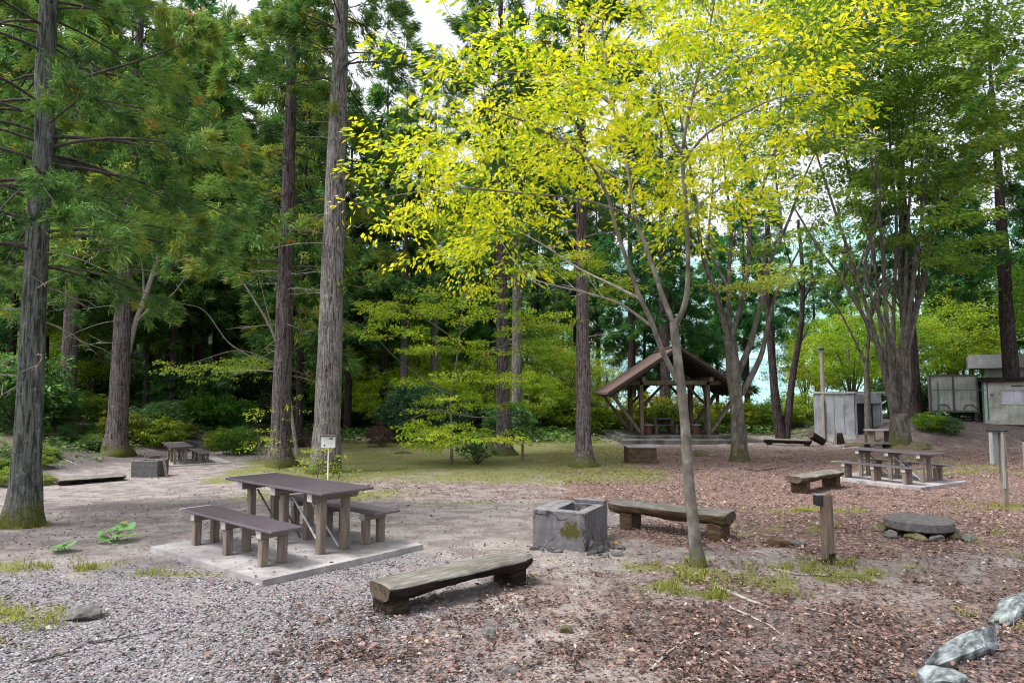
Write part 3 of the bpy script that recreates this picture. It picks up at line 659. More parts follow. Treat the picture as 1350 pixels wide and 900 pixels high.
# ------------------------------------------------------------------ broadleaf trees
class Skel:
    def __init__(s): s.T = Tubes(); s.p = []; s.r = []
    def limb(s, pts, r0, r1, sides=8, mi=0, sub=5, lump=0.06, free=False, flare=0, fh=.2):
        pts = np.asarray([tuple(q) for q in pts], float)
        # smooth the polyline
        t = np.arange(len(pts)); tt = np.linspace(0, len(pts) - 1, (len(pts) - 1) * sub + 1)
        d = np.gradient(pts, axis=0); i = np.minimum(tt.astype(int), len(pts) - 2); u = (tt - i)[:, None]
        h = (2 * u ** 3 - 3 * u ** 2 + 1) * pts[i] + (u ** 3 - 2 * u ** 2 + u) * d[i] + (-2 * u ** 3 + 3 * u ** 2) * pts[i + 1] + (u ** 3 - u ** 2) * d[i + 1]
        rad = r0 + (r1 - r0) * (tt / tt[-1]) ** .8
        if flare:
            zz = h[:, 2] - h[0, 2]; rad = rad * (1 + flare * np.exp(-zz / fh))
        s.T.add(h, rad, sides, mi, lump)
        if not free: s.p += list(h); s.r += list(rad)
        return h
    def grow(s, targets, r, rmax=.014, mi=1, sag=.06, skip=0):
        tg = np.asarray(targets); P0 = np.array(s.p)
        d = np.array([np.min(np.linalg.norm(P0[skip:] - t, axis=1)) for t in tg]); order = np.argsort(d)
        pts = [tuple(q) for q in s.p[skip:]]; rad = list(s.r[skip:])
        buf = np.zeros((len(pts) + len(tg) * 4 + 8, 3)); buf[:len(pts)] = pts; rb = np.zeros(len(buf)); rb[:len(pts)] = rad; n = len(pts)
        dirs = np.zeros_like(tg)
        for k in order:
            t = tg[k]; q = buf[:n]; dd = np.linalg.norm(q - t, axis=1) + .35 * np.maximum(0, q[:, 2] - t[2])
            j = int(np.argmin(dd)); a = q[j]; L = np.linalg.norm(t - a)
            m = a + (t - a) * .5 + np.array([0, 0, sag * L]) + r.normal(0, .05 * L, 3)
            u = np.linspace(0, 1, 5)[:, None]; c = (1 - u) ** 2 * a + 2 * u * (1 - u) * m + u ** 2 * t
            ra = min(rb[j] * .75, .003 + .0055 * L, rmax); rd = ra + (.0022 - ra) * u[:, 0]
            s.T.add(c, np.maximum(rd, .0018), 4, mi, 0, cap=False)
            buf[n:n + 4] = c[1:]; rb[n:n + 4] = rd[1:]; n += 4
            dirs[k] = t - m
        return norm(dirs)

def sprays(tg, dirs, n, rad, flat, size, r, hue=.5, hv=.16, droop=.25, aspect=.45, tilt=.45, out=.8):
    """leaf arrays: a flattened fan of leaves around each twig end"""
    k = len(tg); a = r.random((k, n)) * 6.283; q = np.sqrt(r.random((k, n))) * rad * r.uniform(.6, 1.25, (k, 1))
    rx = np.cos(a) * q; ry = np.sin(a) * q
    h = norm(dirs * np.array([1, 1, .25]) + 1e-6)
    pos = tg[:, None] + np.stack([rx, ry, r.normal(0, flat, (k, n)) - droop * q * q / max(rad, .01)], -1) + h[:, None] * rad * .4
    d = np.stack([np.cos(a), np.sin(a), -droop - r.random((k, n)) * .5], -1) * .6 + h[:, None] * out + r.normal(0, .35, (k, n, 3))
    nr = r.normal(0, tilt, (k, n, 3)) + np.array([0, 0, 1.])
    t = np.clip(hue + r.normal(0, hv * .7, (k, 1)) + r.normal(0, hv, (k, n)), 0, 1)
    sz = r.uniform(.65, 1.2, (k, n)) * size
    f = lambda z: z.reshape(-1, z.shape[-1])
    return f(pos), f(d), f(nr), sz.ravel(), (sz * aspect * r.uniform(.8, 1.2, (k, n))).ravel(), t.ravel()

def crown_from(parts, mat):
    z = [np.concatenate([p[i] for p in parts]) for i in range(6)]
    return leaves('crown', z[0], z[1], z[2], z[3], z[4], z[5], mat)

def finish_tree(name, label, b, sk, crown, bark_m, twig='twig', cat='tree', group=None, color=None):
    t = thing(name, label, cat, tuple(b), 0, group)
    tm = sk.T.mesh('trunk', [MAT[bark_m], MAT[twig], MAT['dead_wood']])
    tm.transform(Matrix.Translation(-Vector(b))); crown.transform(Matrix.Translation(-Vector(b)))
    link('trunk', tm, t); c = link('crown', crown, t)
    if color: c.color = color
    return t

def px_limb(pp, Y0, Y1):
    n = len(pp); return [P(x, y, Y0 + (Y1 - Y0) * i / (n - 1)) for i, (x, y) in enumerate(pp)]

def foreground_maple():
    r = rg(60); b = base(921, 747); Y = b.y; s = Skel()
    tr = [(b.x, b.y, b.z - .05)] + [tuple(P(x, y, Y)) for x, y in [(914, 690), (907, 620), (903, 560), (897, 503), (890, 445), (888, 425)]]
    s.limb(tr, .070, .046, 16, 0, 8, .05, flare=.75, fh=.16)
    skip = 40
    s.limb(px_limb([(895, 505), (873, 462), (859, 424), (841, 385), (812, 300), (801, 259), (774, 210), (731, 181), (690, 160), (640, 142)], Y, Y - .9), .036, .008, 9)
    s.limb(px_limb([(889, 430), (870, 380), (850, 320), (838, 285), (822, 190), (808, 140), (797, 60), (787, -20), (775, -90)], Y, Y + .6), .034, .008, 9)
    s.limb(px_limb([(889, 430), (902, 404), (907, 362), (905, 280), (900, 205), (908, 150), (918, 108), (935, 40), (950, -50)], Y, Y - .5), .038, .008, 9)
    for pp, d0, d1, r0 in [([(807, 139), (770, 112), (730, 100), (690, 97), (615, 95), (560, 105)], .4, -.3, .018),
                           ([(813, 235), (774, 208), (735, 178), (696, 153), (653, 134), (607, 115)], .3, .9, .018),
                           ([(842, 292), (810, 276), (760, 262), (690, 255), (600, 248), (520, 258), (465, 270)], .2, -1.0, .02),
                           ([(822, 190), (840, 160), (872, 120), (890, 70)], .3, 1.1, .012), ([(800, 82), (828, 50), (845, 20), (862, -20)], .5, 1.2, .012),
                           ([(806, 130), (790, 60), (760, 20), (720, -20)], .4, 1.4, .014), ([(901, 215), (930, 178), (975, 152), (1030, 128), (1085, 125)], -.2, -1.2, .018),
                           ([(912, 130), (950, 95), (1000, 70), (1070, 60)], -.3, .8, .016), ([(905, 285), (940, 255), (985, 225), (1040, 190)], 0, .9, .014),
                           ([(903, 210), (885, 180), (868, 130), (856, 105)], -.2, -.9, .014)]:
        s.limb(px_limb(pp, Y + d0, Y + d1), r0, .004, 6)
    for pp, d0, d1 in [([(848, 396), (800, 372), (760, 352), (720, 325), (690, 308)], -.1, .6), ([(862, 432), (820, 402), (780, 388), (730, 376), (690, 365)], 0, -.7)]:
        h = s.limb(px_limb(pp, Y + d0, Y + d1), .02, .004, 6, 2, free=True)
        for k in range(7):
            j = r.integers(6, len(h) - 1); q = h[j] + r.normal(0, 1, 3) * np.array([.22, .2, .16]) + np.array([-.1, 0, .08]); s.T.add([h[j], (h[j] + q) / 2 + r.normal(0, .02, 3), q], [.006, .004, .002], 3, 2)
    rows = [(-110, 60, 690, 1110, 140), (60, 130, 590, 1115, 105), (130, 200, 545, 1095, 100), (200, 262, 515, 790, 58), (200, 262, 870, 1040, 30), (255, 300, 500, 630, 18), (260, 290, 880, 985, 8), (285, 345, 590, 700, 9)]
    tg = []
    for y0, y1, x0, x1, n in rows:
        for k in range(int(n * (.94 if y0 < 130 else .94))):
            q = P(r.uniform(x0, x1), r.uniform(y0, y1), Y - .35)
            tg.append((q.x, Y + r.uniform(-1.9, 2.3), q.z))
    tg = np.array(tg); d = s.grow(tg, r, skip=skip)
    A = sprays(tg, d, 50, .33, .035, .084, r, .46, .17, .42, .46, .45)
    finish_tree('yellow_leaved_tree', 'slender young tree with bright yellow green leaves in front of the pavilion', b, s, crown_from([A], MAT['leaf_yellow']), 'bark_maple')
foreground_maple()

def branchy_tree():
    r = rg(61); b = base(975, 608); Y = b.y; s = Skel()
    s.limb([(b.x, b.y, b.z - .1)] + [tuple(P(x, y, Y)) for x, y in [(973, 570), (970, 520), (965, 470), (962, 450)]],   .255, .20, 18, 0, 8, .2, flare=.45, fh=.5); skip = 33
    for pp, d, r0 in [([(962, 455), (945, 390), (925, 330), (915, 250), (900, 170), (880, 80)], -2, .12), ([(964, 450), (960, 380), (964, 300), (955, 220), (950, 110)], 1.2, .11),
                      ([(970, 500), (990, 450), (1002, 400), (1014, 350), (1040, 290), (1062, 230), (1095, 160)], 1.0, .13), ([(964, 445), (982, 380), (988, 300), (982, 210), (985, 100)], -1.5, .11),
                      ([(978, 520), (1002, 472), (1012, 432), (1024, 385), (1048, 340), (1075, 290)], -1.4, .12), ([(925, 330), (900, 290), (880, 230), (860, 190)], -2.5, .07),
                      ([(988, 300), (1008, 240), (1030, 170), (1040, 90)], 1.5, .07), ([(1014, 350), (1030, 300), (1022, 220), (1030, 130)], .5, .07), ([(960, 380), (935, 320), (940, 230), (925, 140)], 2, .07)]:
        s.limb(px_limb(pp, Y, Y + d), r0, .02, 8)
    tg = []
    for y0, y1, x0, x1, n in [(-120, 60, 860, 1130, 130), (60, 150, 870, 1130, 100), (150, 230, 880, 1110, 50), (230, 330, 870, 1100, 18)]:
        for k in range(n):
            q = P(r.uniform(x0, x1), r.uniform(y0, y1), Y); tg.append((q.x, Y + r.uniform(-3.2, 3.2), q.z))
    tl = []
    for k in range(26):
        q = P(r.uniform(940, 1045), 372 + r.normal(0, 7), Y - 1.5); tl.append((q.x, Y - 1.6 + r.uniform(-1, 1), q.z))
    n0 = len(tg); tg = np.array(tg + tl); d = s.grow(tg, r, .03, skip=skip)
    A = sprays(tg[:n0], d[:n0], 95, .72, .10, .17, r, .5, .17, .3, .5)
    B = sprays(tg[n0:], d[n0:], 60, .45, .05, .12, r, .92, .08, .2, .5)
    finish_tree('forked_tree', 'mossy forked tree right of the pavilion carrying one pale yellow spray', b, s, crown_from([A, B], MAT['leaf_green']), 'bark_zelkova')
branchy_tree()

def vase_tree():
    r = rg(62); b = base(1187, 583, 29.0); Y = b.y; s = Skel()
    s.limb([(b.x, b.y, b.z - .1)] + [tuple(P(x, y, Y)) for x, y in [(1187, 572), (1186, 560), (1185, 545)]], .40, .33, 20, 0, 8, .16, flare=.5, fh=.4); skip = 25
    fan = [[(1150, 440), (1112, 372), (1078, 325), (1045, 270)], [(1150, 430), (1125, 350), (1098, 270), (1072, 190)], [(1160, 425), (1150, 330), (1122, 240), (1105, 150)],
           [(1168, 410), (1162, 310), (1148, 205), (1138, 110)], [(1178, 410), (1182, 300), (1174, 200), (1168, 90)], [(1192, 410), (1197, 300), (1203, 200), (1208, 100)],
           [(1196, 430), (1207, 350), (1218, 260), (1226, 140)], [(1200, 450), (1216, 380), (1228, 300), (1250, 190)], [(1203, 420), (1226, 330), (1252, 265), (1290, 215)], [(1172, 440), (1140, 360), (1160, 270), (1150, 170)],
           [(1190, 440), (1185, 350), (1192, 250), (1188, 150)], [(1198, 440), (1222, 360), (1215, 260), (1240, 160)]]
    for i, f in enumerate(fan):
        h = s.limb(px_limb([(1185 + (i - 5.5) * 1.0, 556), (1183 + (i - 5.5) * 2.6, 505)] + f, Y, Y + r.uniform(-3, 3)), r.uniform(.10, .16), .038, 8)
        for k in range(2):
            j = r.integers(10, 17); a = h[j]; q = a + np.array([r.normal(0, .9), r.normal(0, .9), r.uniform(1.5, 3.2)])
            s.limb([a, (a + q) / 2 + r.normal(0, .12, 3), q], .05, .012, 6)
    tg = []
    for y0, y1, x0, x1, n in [(-90, 30, 1040, 1310, 150), (30, 110, 1040, 1310, 150), (110, 180, 1050, 1290, 100), (180, 250, 1060, 1290, 45), (250, 360, 1070, 1280, 40), (150, 230, 1270, 1340, 22)]:
        for k in range(n):
            q = P(r.uniform(x0, x1), r.uniform(y0, y1), Y); tg.append((q.x, Y + r.uniform(-3.8, 3.8), q.z))
    tg = np.array(tg); d = s.grow(tg, r, .03, skip=skip)
    finish_tree('many_stemmed_tree', 'big tree with many fanned stems behind the far picnic table on the right', b, s, crown_from([sprays(tg, d, 120, .85, .10, .225, r, .52, .16, .3, .5)], MAT['leaf_green']), 'bark_zelkova')
vase_tree()

def small_maple():
    r = rg(63); b = base(595, 612); Y = b.y; s = Skel()
    s.limb([(b.x, b.y, b.z - .05)] + [tuple(P(x, y, Y)) for x, y in [(596, 570), (594, 530), (600, 490), (606, 440), (612, 390), (622, 340)]], .06, .012, 8)
    for pp, d in [([(595, 520), (560, 500), (520, 470), (480, 430), (440, 420)], .5), ([(598, 500), (640, 470), (690, 440), (740, 420)], -.6), ([(604, 450), (560, 420), (520, 400), (490, 395)], -1), ([(606, 440), (660, 400), (720, 385), (770, 375)], .8),
                  ([(594, 540), (560, 545), (525, 560)], -.8), ([(596, 545), (640, 550), (690, 540)], -.9), ([(610, 400), (600, 360), (575, 320)], .6), ([(612, 395), (650, 350), (690, 300)], .9)]:
        s.limb(px_limb(pp, Y, Y + d), .025, .006, 6)
    tg = []
    for y, x0, x1, n in [(405, 505, 640, 16), (420, 600, 720, 14), (385, 560, 660, 10), (440, 480, 560, 10), (455, 540, 700, 14), (500, 540, 690, 18), (530, 545, 680, 14), (562, 535, 620, 14), (575, 590, 680, 12), (410, 470, 540, 8), (355, 640, 780, 14), (345, 700, 800, 8), (380, 730, 830, 12), (300, 560, 680, 14), (330, 560, 640, 8), (425, 690, 760, 8), (580, 540, 590, 8)]:
        for k in range(n):
            q = P(r.uniform(x0, x1), y + r.normal(0, 5), Y); tg.append((q.x, Y + r.uniform(-1.4, 1.4), q.z))
    tg = np.array(tg); d = s.grow(tg, r, .012, skip=10)
    finish_tree('small_maple', 'small maple with flat layered light green sprays in the lawn', b, s, crown_from([sprays(tg, d, 90, .48, .05, .13, r, .60, .16, .1, .45, .4)], MAT['leaf_lime']), 'bark_maple', color=(1.3, 1.4, 1.2, 1))
small_maple()

def spray_tree():
    r = rg(64); b = base(392, 600, 25.5); Y = b.y; s = Skel()
    s.limb([(b.x, b.y, b.z - .05)] + [tuple(P(x, y, Y)) for x, y in [(386, 560), (378, 500), (360, 440), (335, 395), (300, 345), (270, 330)]], .08, .02, 8, 2)
    for pp, d in [([(372, 485), (345, 470), (310, 462), (255, 478)], -1.5), ([(362, 445), (350, 400), (338, 350)], .5), ([(330, 470), (300, 450), (270, 410), (240, 400)], -1.), ([(322, 375), (300, 330), (285, 310)], -.8)]:
        s.limb(px_limb(pp, Y, Y + d), .03, .008, 6, 2)
    tg = []
    for k in range(44):
        x = r.uniform(228, 352); q = P(x, 486 - .06 * (x - 228) + r.normal(0, 6), Y - 1.2); tg.append((q.x, Y - 1.3 + r.uniform(-1, 1), q.z))
    tg = np.array(tg); d = s.grow(tg, r, .012, mi=2, skip=10)
    finish_tree('leaning_maple', 'pale leaning maple with one flat pale green spray left of the brown cedar', b, s, crown_from([sprays(tg, d, 50, .42, .05, .10, r, .75, .12, .15, .5, .4)], MAT['leaf_lime']), 'dead_wood', 'dead_wood', color=(.75, .95, .9, 1))
spray_tree()

def leaning_pale():
    r = rg(65); b = base(158, 600, 24.4); Y = b.y; s = Skel()
    s.limb([(b.x, b.y, b.z - .05)] + [tuple(P(x, y, Y)) for x, y in [(160, 540), (166, 480), (177, 430), (190, 395), (205, 350), (214, 320)]], .16, .06, 9, 2)
    for pp in [[(178, 425), (200, 405), (225, 390), (245, 365)], [(190, 395), (188, 355), (182, 325)], [(200, 365), (230, 345), (262, 340)], [(205, 350), (200, 330), (204, 300)]]:
        s.limb(px_limb(pp, Y, Y + r.uniform(-1, 1)), .05, .012, 6, 2)
    tg = []
    for k in range(30):
        q = P(r.uniform(160, 300), r.uniform(230, 380), Y); tg.append((q.x, Y + r.uniform(-1, 2), q.z))
    tg = np.array(tg); d = s.grow(tg, r, .012, skip=15)
    finish_tree('pale_leaning_tree', 'pale bare leaning trunk crossing the brown cedar by the far table', b, s, crown_from([sprays(tg, d, 36, .5, .08, .12, r, .4, .16)], MAT['leaf_green']), 'bark_maple', color=(.8, 1, .9, 1))
leaning_pale()

def dark_pair():
    r = rg(66); b = base(1030, 568, 33.5); Y = b.y; s = Skel()
    s.limb([(b.x, b.y, b.z - .1)] + [tuple(P(x, y, Y)) for x, y in [(1024, 540), (1020, 500), (1014, 430), (1010, 360), (1012, 280)]], .27, .10, 10)
    s.limb([(b.x + .2, b.y, b.z - .1)] + [tuple(P(x, y, Y)) for x, y in [(1040, 540), (1046, 490), (1056, 430), (1058, 360), (1052, 290)]], .22, .08, 10)
    for pp in [[(1050, 460), (1062, 440), (1068, 425)], [(1057, 400), (1075, 370), (1095, 355)], [(1056, 380), (1040, 340), (1030, 300)], [(1010, 360), (990, 320), (975, 290)]]:
        s.limb(px_limb(pp, Y, Y + r.uniform(-1, 1)), .06, .015, 6)
    tg = []
    for k in range(60):
        q = P(r.uniform(960, 1110), r.uniform(230, 400), Y); tg.append((q.x, Y + r.uniform(-1, 2.5), q.z))
    tg = np.array(tg); d = s.grow(tg, r, .02, skip=25)
    finish_tree('twin_trunk_tree', 'dark tree with two bare trunks between the pavilion and the shed', b, s, crown_from([sprays(tg, d, 44, .6, .12, .16, r, .3, .16)], MAT['leaf_dark']), 'bark_dark', color=(1, 1.2, 1.3, 1))
dark_pair()

def thin_by_shed():
    r = rg(67); b = base(1145, 574, 30.5); Y = b.y; s = Skel()
    s.limb([(b.x, b.y, b.z - .1)] + [tuple(P(x, y, Y)) for x, y in [(1144, 540), (1143, 500), (1142, 478), (1146, 440), (1150, 390)]], .17, .06, 10)
    for pp in [[(1142, 482), (1125, 445), (1100, 400), (1072, 375), (1050, 368)], [(1146, 440), (1130, 390), (1120, 340)], [(1148, 420), (1165, 370), (1172, 320)]]:
        s.limb(px_limb(pp, Y, Y + r.uniform(-1, 1)), .06, .012, 6)
    tg = []
    for k in range(40):
        q = P(r.uniform(1060, 1190), r.uniform(290, 400), Y); tg.append((q.x, Y + r.uniform(-1, 2), q.z))
    tg = np.array(tg); d = s.grow(tg, r, .02, skip=20)
    finish_tree('slim_tree', 'slim dark trunk standing before the dark doorway of the shed', b, s, crown_from([sprays(tg, d, 34, .6, .1, .15, r, .45, .16)], MAT['leaf_green']), 'bark_zelkova')
thin_by_shed()

def generic(seed, H, cr, z0, nt, nl, size, bark_m='bark_zelkova', bushy=False):
    r = rg(seed); s = Skel()
    n = 5 if not bushy else 9
    top = np.array([r.normal(0, .3), r.normal(0, .3), z0 + (H - z0) * .55])
    if not bushy: s.limb([(0, 0, -.2), (r.normal(0, .1), r.normal(0, .1), z0 * .6), tuple(top)], .16, .08, 8)
    for i in range(n):
        a = i * 6.283 / n + r.normal(0, .3); zz = z0 * r.uniform(.5, 1.1) if not bushy else -.1
        q = np.array([math.cos(a) * cr * .75, math.sin(a) * cr * .75, H * r.uniform(.6, .95)]); st = np.array([0, 0, zz])
        s.limb([st, st + (q - st) * .5 + np.array([0, 0, .1 * H]), q], .07 if not bushy else .02, .012, 6)
    tg = []
    while len(tg) < nt:
        u = r.normal(0, 1, 3); u /= np.linalg.norm(u); q = r.uniform(.5, 1) * (1 + .25 * (vnoise(u[0] * 2 + seed, u[2] * 2 + u[1], 8) - .5) * 2)
        tg.append((u[0] * q * cr, u[1] * q * cr, (H + z0) / 2 + u[2] * q * (H - z0) / 2))
    tg = np.array(tg); tg[:, 2] = np.maximum(tg[:, 2], .15); d = s.grow(tg, r, .02, skip=0)
    d = norm(d + norm(tg - np.array([0, 0, (H + z0) / 2])) * .6)
    A = sprays(tg, d, nl, cr * .2, cr * .04, size, r, .5, .17, .3, .5)
    return s.T.mesh('trunk', [MAT[bark_m], MAT['twig'], MAT['dead_wood']]), A

def gen_meshes(seed, mat, *a, **k):
    tm, A = generic(seed, *a, **k); return tm, crown_from([A], MAT[mat])

GB = [gen_meshes(70, 'leaf_lime', 6.5, 2.6, 1.2, 230, 46, .15), gen_meshes(71, 'leaf_green', 8.5, 3.0, 1.8, 230, 46, .17), gen_meshes(72, 'leaf_green', 11, 3.6, 3.0, 260, 46, .2)]
BT = 'leafy broadleaf trees beyond the clearing'
def bt(px, Y, v, label, color, s=1.0, dz=0, group=None):
    x = (px - 675) / F * Y
    place_tree('broadleaf_tree', label, GB[v], (x, Y, gz(x, Y) + dz), R.random() * 6.28, group, color=(*color, 1), scale=(s, s, s))
bt(1122, 39, 0, 'yellow green bushy tree right behind the white shed', (.95, 1.15, .7), 1.0)
bt(1082, 42, 0, 'yellow tinged bushy tree left of the shed pole', (1.15, 1.1, .65), .85)
bt(1240, 46, 0, 'bright lime tree behind the grey container', (1.2, 1.15, .8), 1.1)
bt(1262, 45.5, 1, 'pale green tree with spreading sprays above the grey container', (1.9, 1.6, 1.1), 1.0)
bt(1310, 50, 2, 'tall fresh green tree behind the kiosk roof', (1.3, 1.4, 1.0), 1.15)
bt(1370, 47, 2, 'leafy green tree at the right edge behind the kiosk', (1.2, 1.3, .9), 1.1)
bt(1420, 36, 2, 'green crown reaching in from the right edge', (1.0, 1.2, .8), 1.0)
bt(715, 44, 1, 'green bushy tree behind the lawn left of the dark flared cedar', (1.2, 1.15, .9), .8)
bt(745, 41, 0, 'yellow green bushy tree left of the pavilion roof', (1.0, 1.0, .8), .85)
bt(620, 42, 0, 'lime bush glimpsed behind the small layered maple', (.8, .85, .7), .7)
bt(240, 46, 2, 'yellowish green broadleaf crown high among the left cedars', (2.2, 1.7, .7), 1.55, 1)
bt(330, 52, 2, 'green broadleaf crown high between the brown and the pale grey cedar', (1.3, 1.4, .8), 1.6, 1)
bt(160, 44, 1, 'soft green broadleaf crown above the leaning pale trunk', (1.4, 1.5, .9), 1.5, 1)
bt(40, 40, 2, 'green broadleaf crown behind the lichen grey cedar', (1.2, 1.5, 1.0), 1.3, 0)
bt(105, 44, 2, 'green broadleaf crown behind the left bank', (1.2, 1.3, .8), 1.2, 1)
bt(590, 54, 2, 'green broadleaf crown seen deep between the grey cedars', (.8, .95, .8), 1.1)
bt(480, 47, 2, 'green broadleaf crown deep right of the tall pale trunk', (.9, 1.0, .9), 1.0)
bt(660, 60, 2, 'dusky broadleaf crown deep behind the grey cedars', (.6, .9, .9), 1.3)
bt(1150, 46, 2, 'fresh green crown behind the shed roof', (1.2, 1.3, .9), .8)
bt(1060, 50, 1, 'hazy green crown between the twin trunks and the pole', (1.1, 1.3, 1.0), .85)
bt(1200, 44, 1, 'green crown right behind the many stemmed trunk', (1.2, 1.3, .8), .8)
bt(1170, 48, 1, 'lime crown far behind the many stemmed tree', (1.6, 1.5, .8), 1.0)
bt(800, 50, 1, 'green bushy tree far behind the pavilion eave', (1.2, 1.2, .8), .75)

GL = 'sunlit broadleaf trees glimpsed between the cedar trunks'
for px, Y, v, s_ in [(505, 39, 0, .6), (548, 40, 0, .65), (590, 38, 0, .55), (700, 38, 0, .6), (470, 56, 2, 1.1), (520, 60, 2, 1.3), (580, 62, 2, 1.3), (630, 58, 2, 1.2), (690, 60, 2, 1.3), (740, 58, 2, 1.1), (455, 41, 0, .8), (500, 44, 1, .75), (560, 43, 0, .9), (610, 46, 1, .8), (640, 39, 0, .75), (700, 41, 1, .7), (725, 47, 0, 1.0), (775, 45, 0, .8), (430, 50, 1, 1.0), (540, 52, 2, .8), (120, 38, 0, .8), (205, 42, 1, .7), (60, 35, 0, .7), (285, 50, 1, .9)]:
    x = (px - 675) / F * Y; c = R.uniform(1.2, 1.9)  # leaf colour multiplied up to paint sunlight on these crowns
    place_tree('broadleaf_tree', 'green broadleaf tree with painted sunlight glimpsed between dark cedar trunks', GB[v], (x, Y, gz(x, Y)), R.random() * 6.28, GL, color=(c, c * 1.05, .85 * c, 1), scale=(s_, s_, s_))
# shrubs: three shared bushes
def shrub_mesh(seed, mat, H, cr, nt, nl, size):
    tm, A = generic(seed, H, cr, .15, nt, nl, size, 'twig', True); return tm, crown_from([A], MAT[mat])
SH = {'dark': shrub_mesh(80, 'leaf_dark', 2.2, 1.3, 150, 34, .15), 'green': shrub_mesh(81, 'leaf_green', 1.6, 1.2, 150, 34, .13), 'lime': shrub_mesh(82, 'leaf_lime', 1.9, 1.4, 170, 34, .14), 'russet': shrub_mesh(83, 'leaf_russet', 1.2, 1.1, 120, 26, .10)}
def shrub(px, Y, kind, label, s=1.0, group=None, color=(1, 1, 1), py=None, sz=None):
    if py is not None: g = base(px, py); x, Y = g.x, g.y
    else: x = (px - 675) / F * Y
    o = thing('shrub', label, 'shrub', (x, Y, gz(x, Y) - .05), R.random() * 6.28, group); o.scale = (s, s, sz or s)
    link('stem', SH[kind][0], o); c = link('foliage', SH[kind][1], o); c.color = (*color, 1)
HG = 'hedge bushes behind the pavilion'
for k in range(17):
    px = 735 + k * 23 + R.uniform(-6, 6); Y = R.uniform(39, 43)
    if 1075 < px < 1170: continue
    shrub(px, Y, 'lime' if k % 3 else 'green', 'yellow green hedge bush beyond the pavilion and shed', R.uniform(.95, 1.35), HG, (R.uniform(.65, 1.05), R.uniform(.7, 1.0), .6))
UG = 'undergrowth bushes at the forest edge'
for k in range(46):
    px = R.uniform(-30, 720); Y = R.uniform(33, 52) if px > 60 else R.uniform(24, 45)
    kd = R.choice(['dark', 'dark', 'dark', 'green'])
    shrub(px, Y, kd, 'dark leafy bush in the shade under the forest cedars', R.uniform(.8, 1.5), UG, (R.uniform(.5, .9), R.uniform(.6, 1.0), R.uniform(.6, 1.1)))
LB = 'low green bushes on the left bank'
for k in range(20):
    px = R.uniform(-10, 330); Y = R.uniform(26, 33)
    shrub(px, Y, R.choice(['green', 'green', 'dark', 'lime']), 'low green bush on the shaded bank at the left', R.uniform(.45, .8), LB, (R.uniform(.6, 1.1), R.uniform(.7, 1.1), .8))
for k in range(46):
    px = R.uniform(-40, 190); Y = R.uniform(17, 28)
    if px > 60 and Y < 23: continue
    shrub(px, Y, R.choice(['green', 'dark', 'lime', 'green']), 'low green bush on the shaded bank at the left', R.uniform(.22, .45), LB, (R.uniform(.6, 1.0), R.uniform(.7, 1.0), .8), sz=R.uniform(.15, .3))
for px, Y, l, s in [(395, 30, 'low russet brushwood heap right of the brown cedar foot', .8), (345, 31, 'low russet brushwood heap left of the brown cedar foot', .9), (520, 33, 'russet bush behind the short bare brown trunk', .9)]:
    shrub(px, Y, 'russet', l, s, color=(1, 1, 1.1), sz=s * .7)
shrub(498, 0, 'russet', 'single russet twiggy shrub on a short stem in the lawn', .55, py=588, sz=.85)
shrub(1222, 31, 'green', 'green bush at the foot of the dark cedar left of the container', .62, color=(1.2, 1.3, .9))
shrub(1250, 30.5, 'dark', 'dark bush under the raised grey container', .4)
shrub(1310, 34, 'dark', 'dark bush squeezed between container and kiosk', 1.0)
for k, px in enumerate((1183, 1205, 1232, 1258, 1284, 1304)):
    shrub(px, 37.5 + (k % 2), 'green' if k % 2 else 'dark', 'green bush in the thicket behind the storage box and kiosk', 1.15, 'thicket behind the storage box', (1.1, 1.2, .9))
shrub(925, 38, 'green', 'green bush right behind the pavilion bench', .8)

def spiky_shrub():
    r = rg(90); b = base(628, 611); n = 650
    a = r.random(n) * 6.283; e = r.uniform(.25, 1.4, n); q = r.random(n) ** .5
    d = np.column_stack([np.cos(a) * np.cos(e), np.sin(a) * np.cos(e), np.sin(e)])
    pos = d * (q * .75)[:, None] * np.array([1, 1, 1.15]) + np.array([0, 0, .1])
    me = leaves('foliage', pos, d + r.normal(0, .4, (n, 3)), r.normal(0, .5, (n, 3)) + np.array([0, 0, 1]), r.uniform(.12, .22, n), r.uniform(.04, .07, n), r.random(n) * .8, MAT['leaf_dark'])
    o = thing('shrub', 'dark glossy spiky shrub beside the small maple', 'shrub', tuple(b)); link('foliage', me, o)
    T = Tubes()
    for k in range(14):
        a = r.random() * 6.283; e = r.uniform(.5, 1.4); d = np.array([math.cos(a) * math.cos(e), math.sin(a) * math.cos(e), math.sin(e)])
        T.add([(0, 0, -.05), d * .4, d * .85 + np.array([0, 0, -.05])], [.014, .01, .004], 4)
    link('stem', T.mesh('stem', [MAT['twig']]), o)
spiky_shrub()

def sapling(px, py, Y, h, w, n, mat, label, hue=.7, color=None):
    r = rg(int(px)); b = base(px, py, Y); s = Skel()
    s.limb([(b.x, b.y, b.z - .05), (b.x + .03, b.y, b.z + h * .5), (b.x - .02, b.y, b.z + h)], .018, .006, 5)
    tg = np.array([(b.x + r.normal(0, w), b.y + r.normal(0, w), b.z + h * r.uniform(.3, 1.05)) for _ in range(n)])
    d = s.grow(tg, r, .008)
    finish_tree('sapling', label, b, s, crown_from([sprays(tg, d, 18, .2, .04, .09, r, hue, .12)], MAT[mat]), 'bark_maple', cat='sapling', color=color)
sapling(368, 617, 20.9, 2.2, .55, 26, 'leaf_lime', 'pale leafy sapling against the foot of the brown cedar', .85, (.8, 1., .8, 1))
sapling(418, 625, 19.0, .8, .35, 12, 'leaf_lime', 'pale seedling against the foot of the tall pale grey cedar', .8)
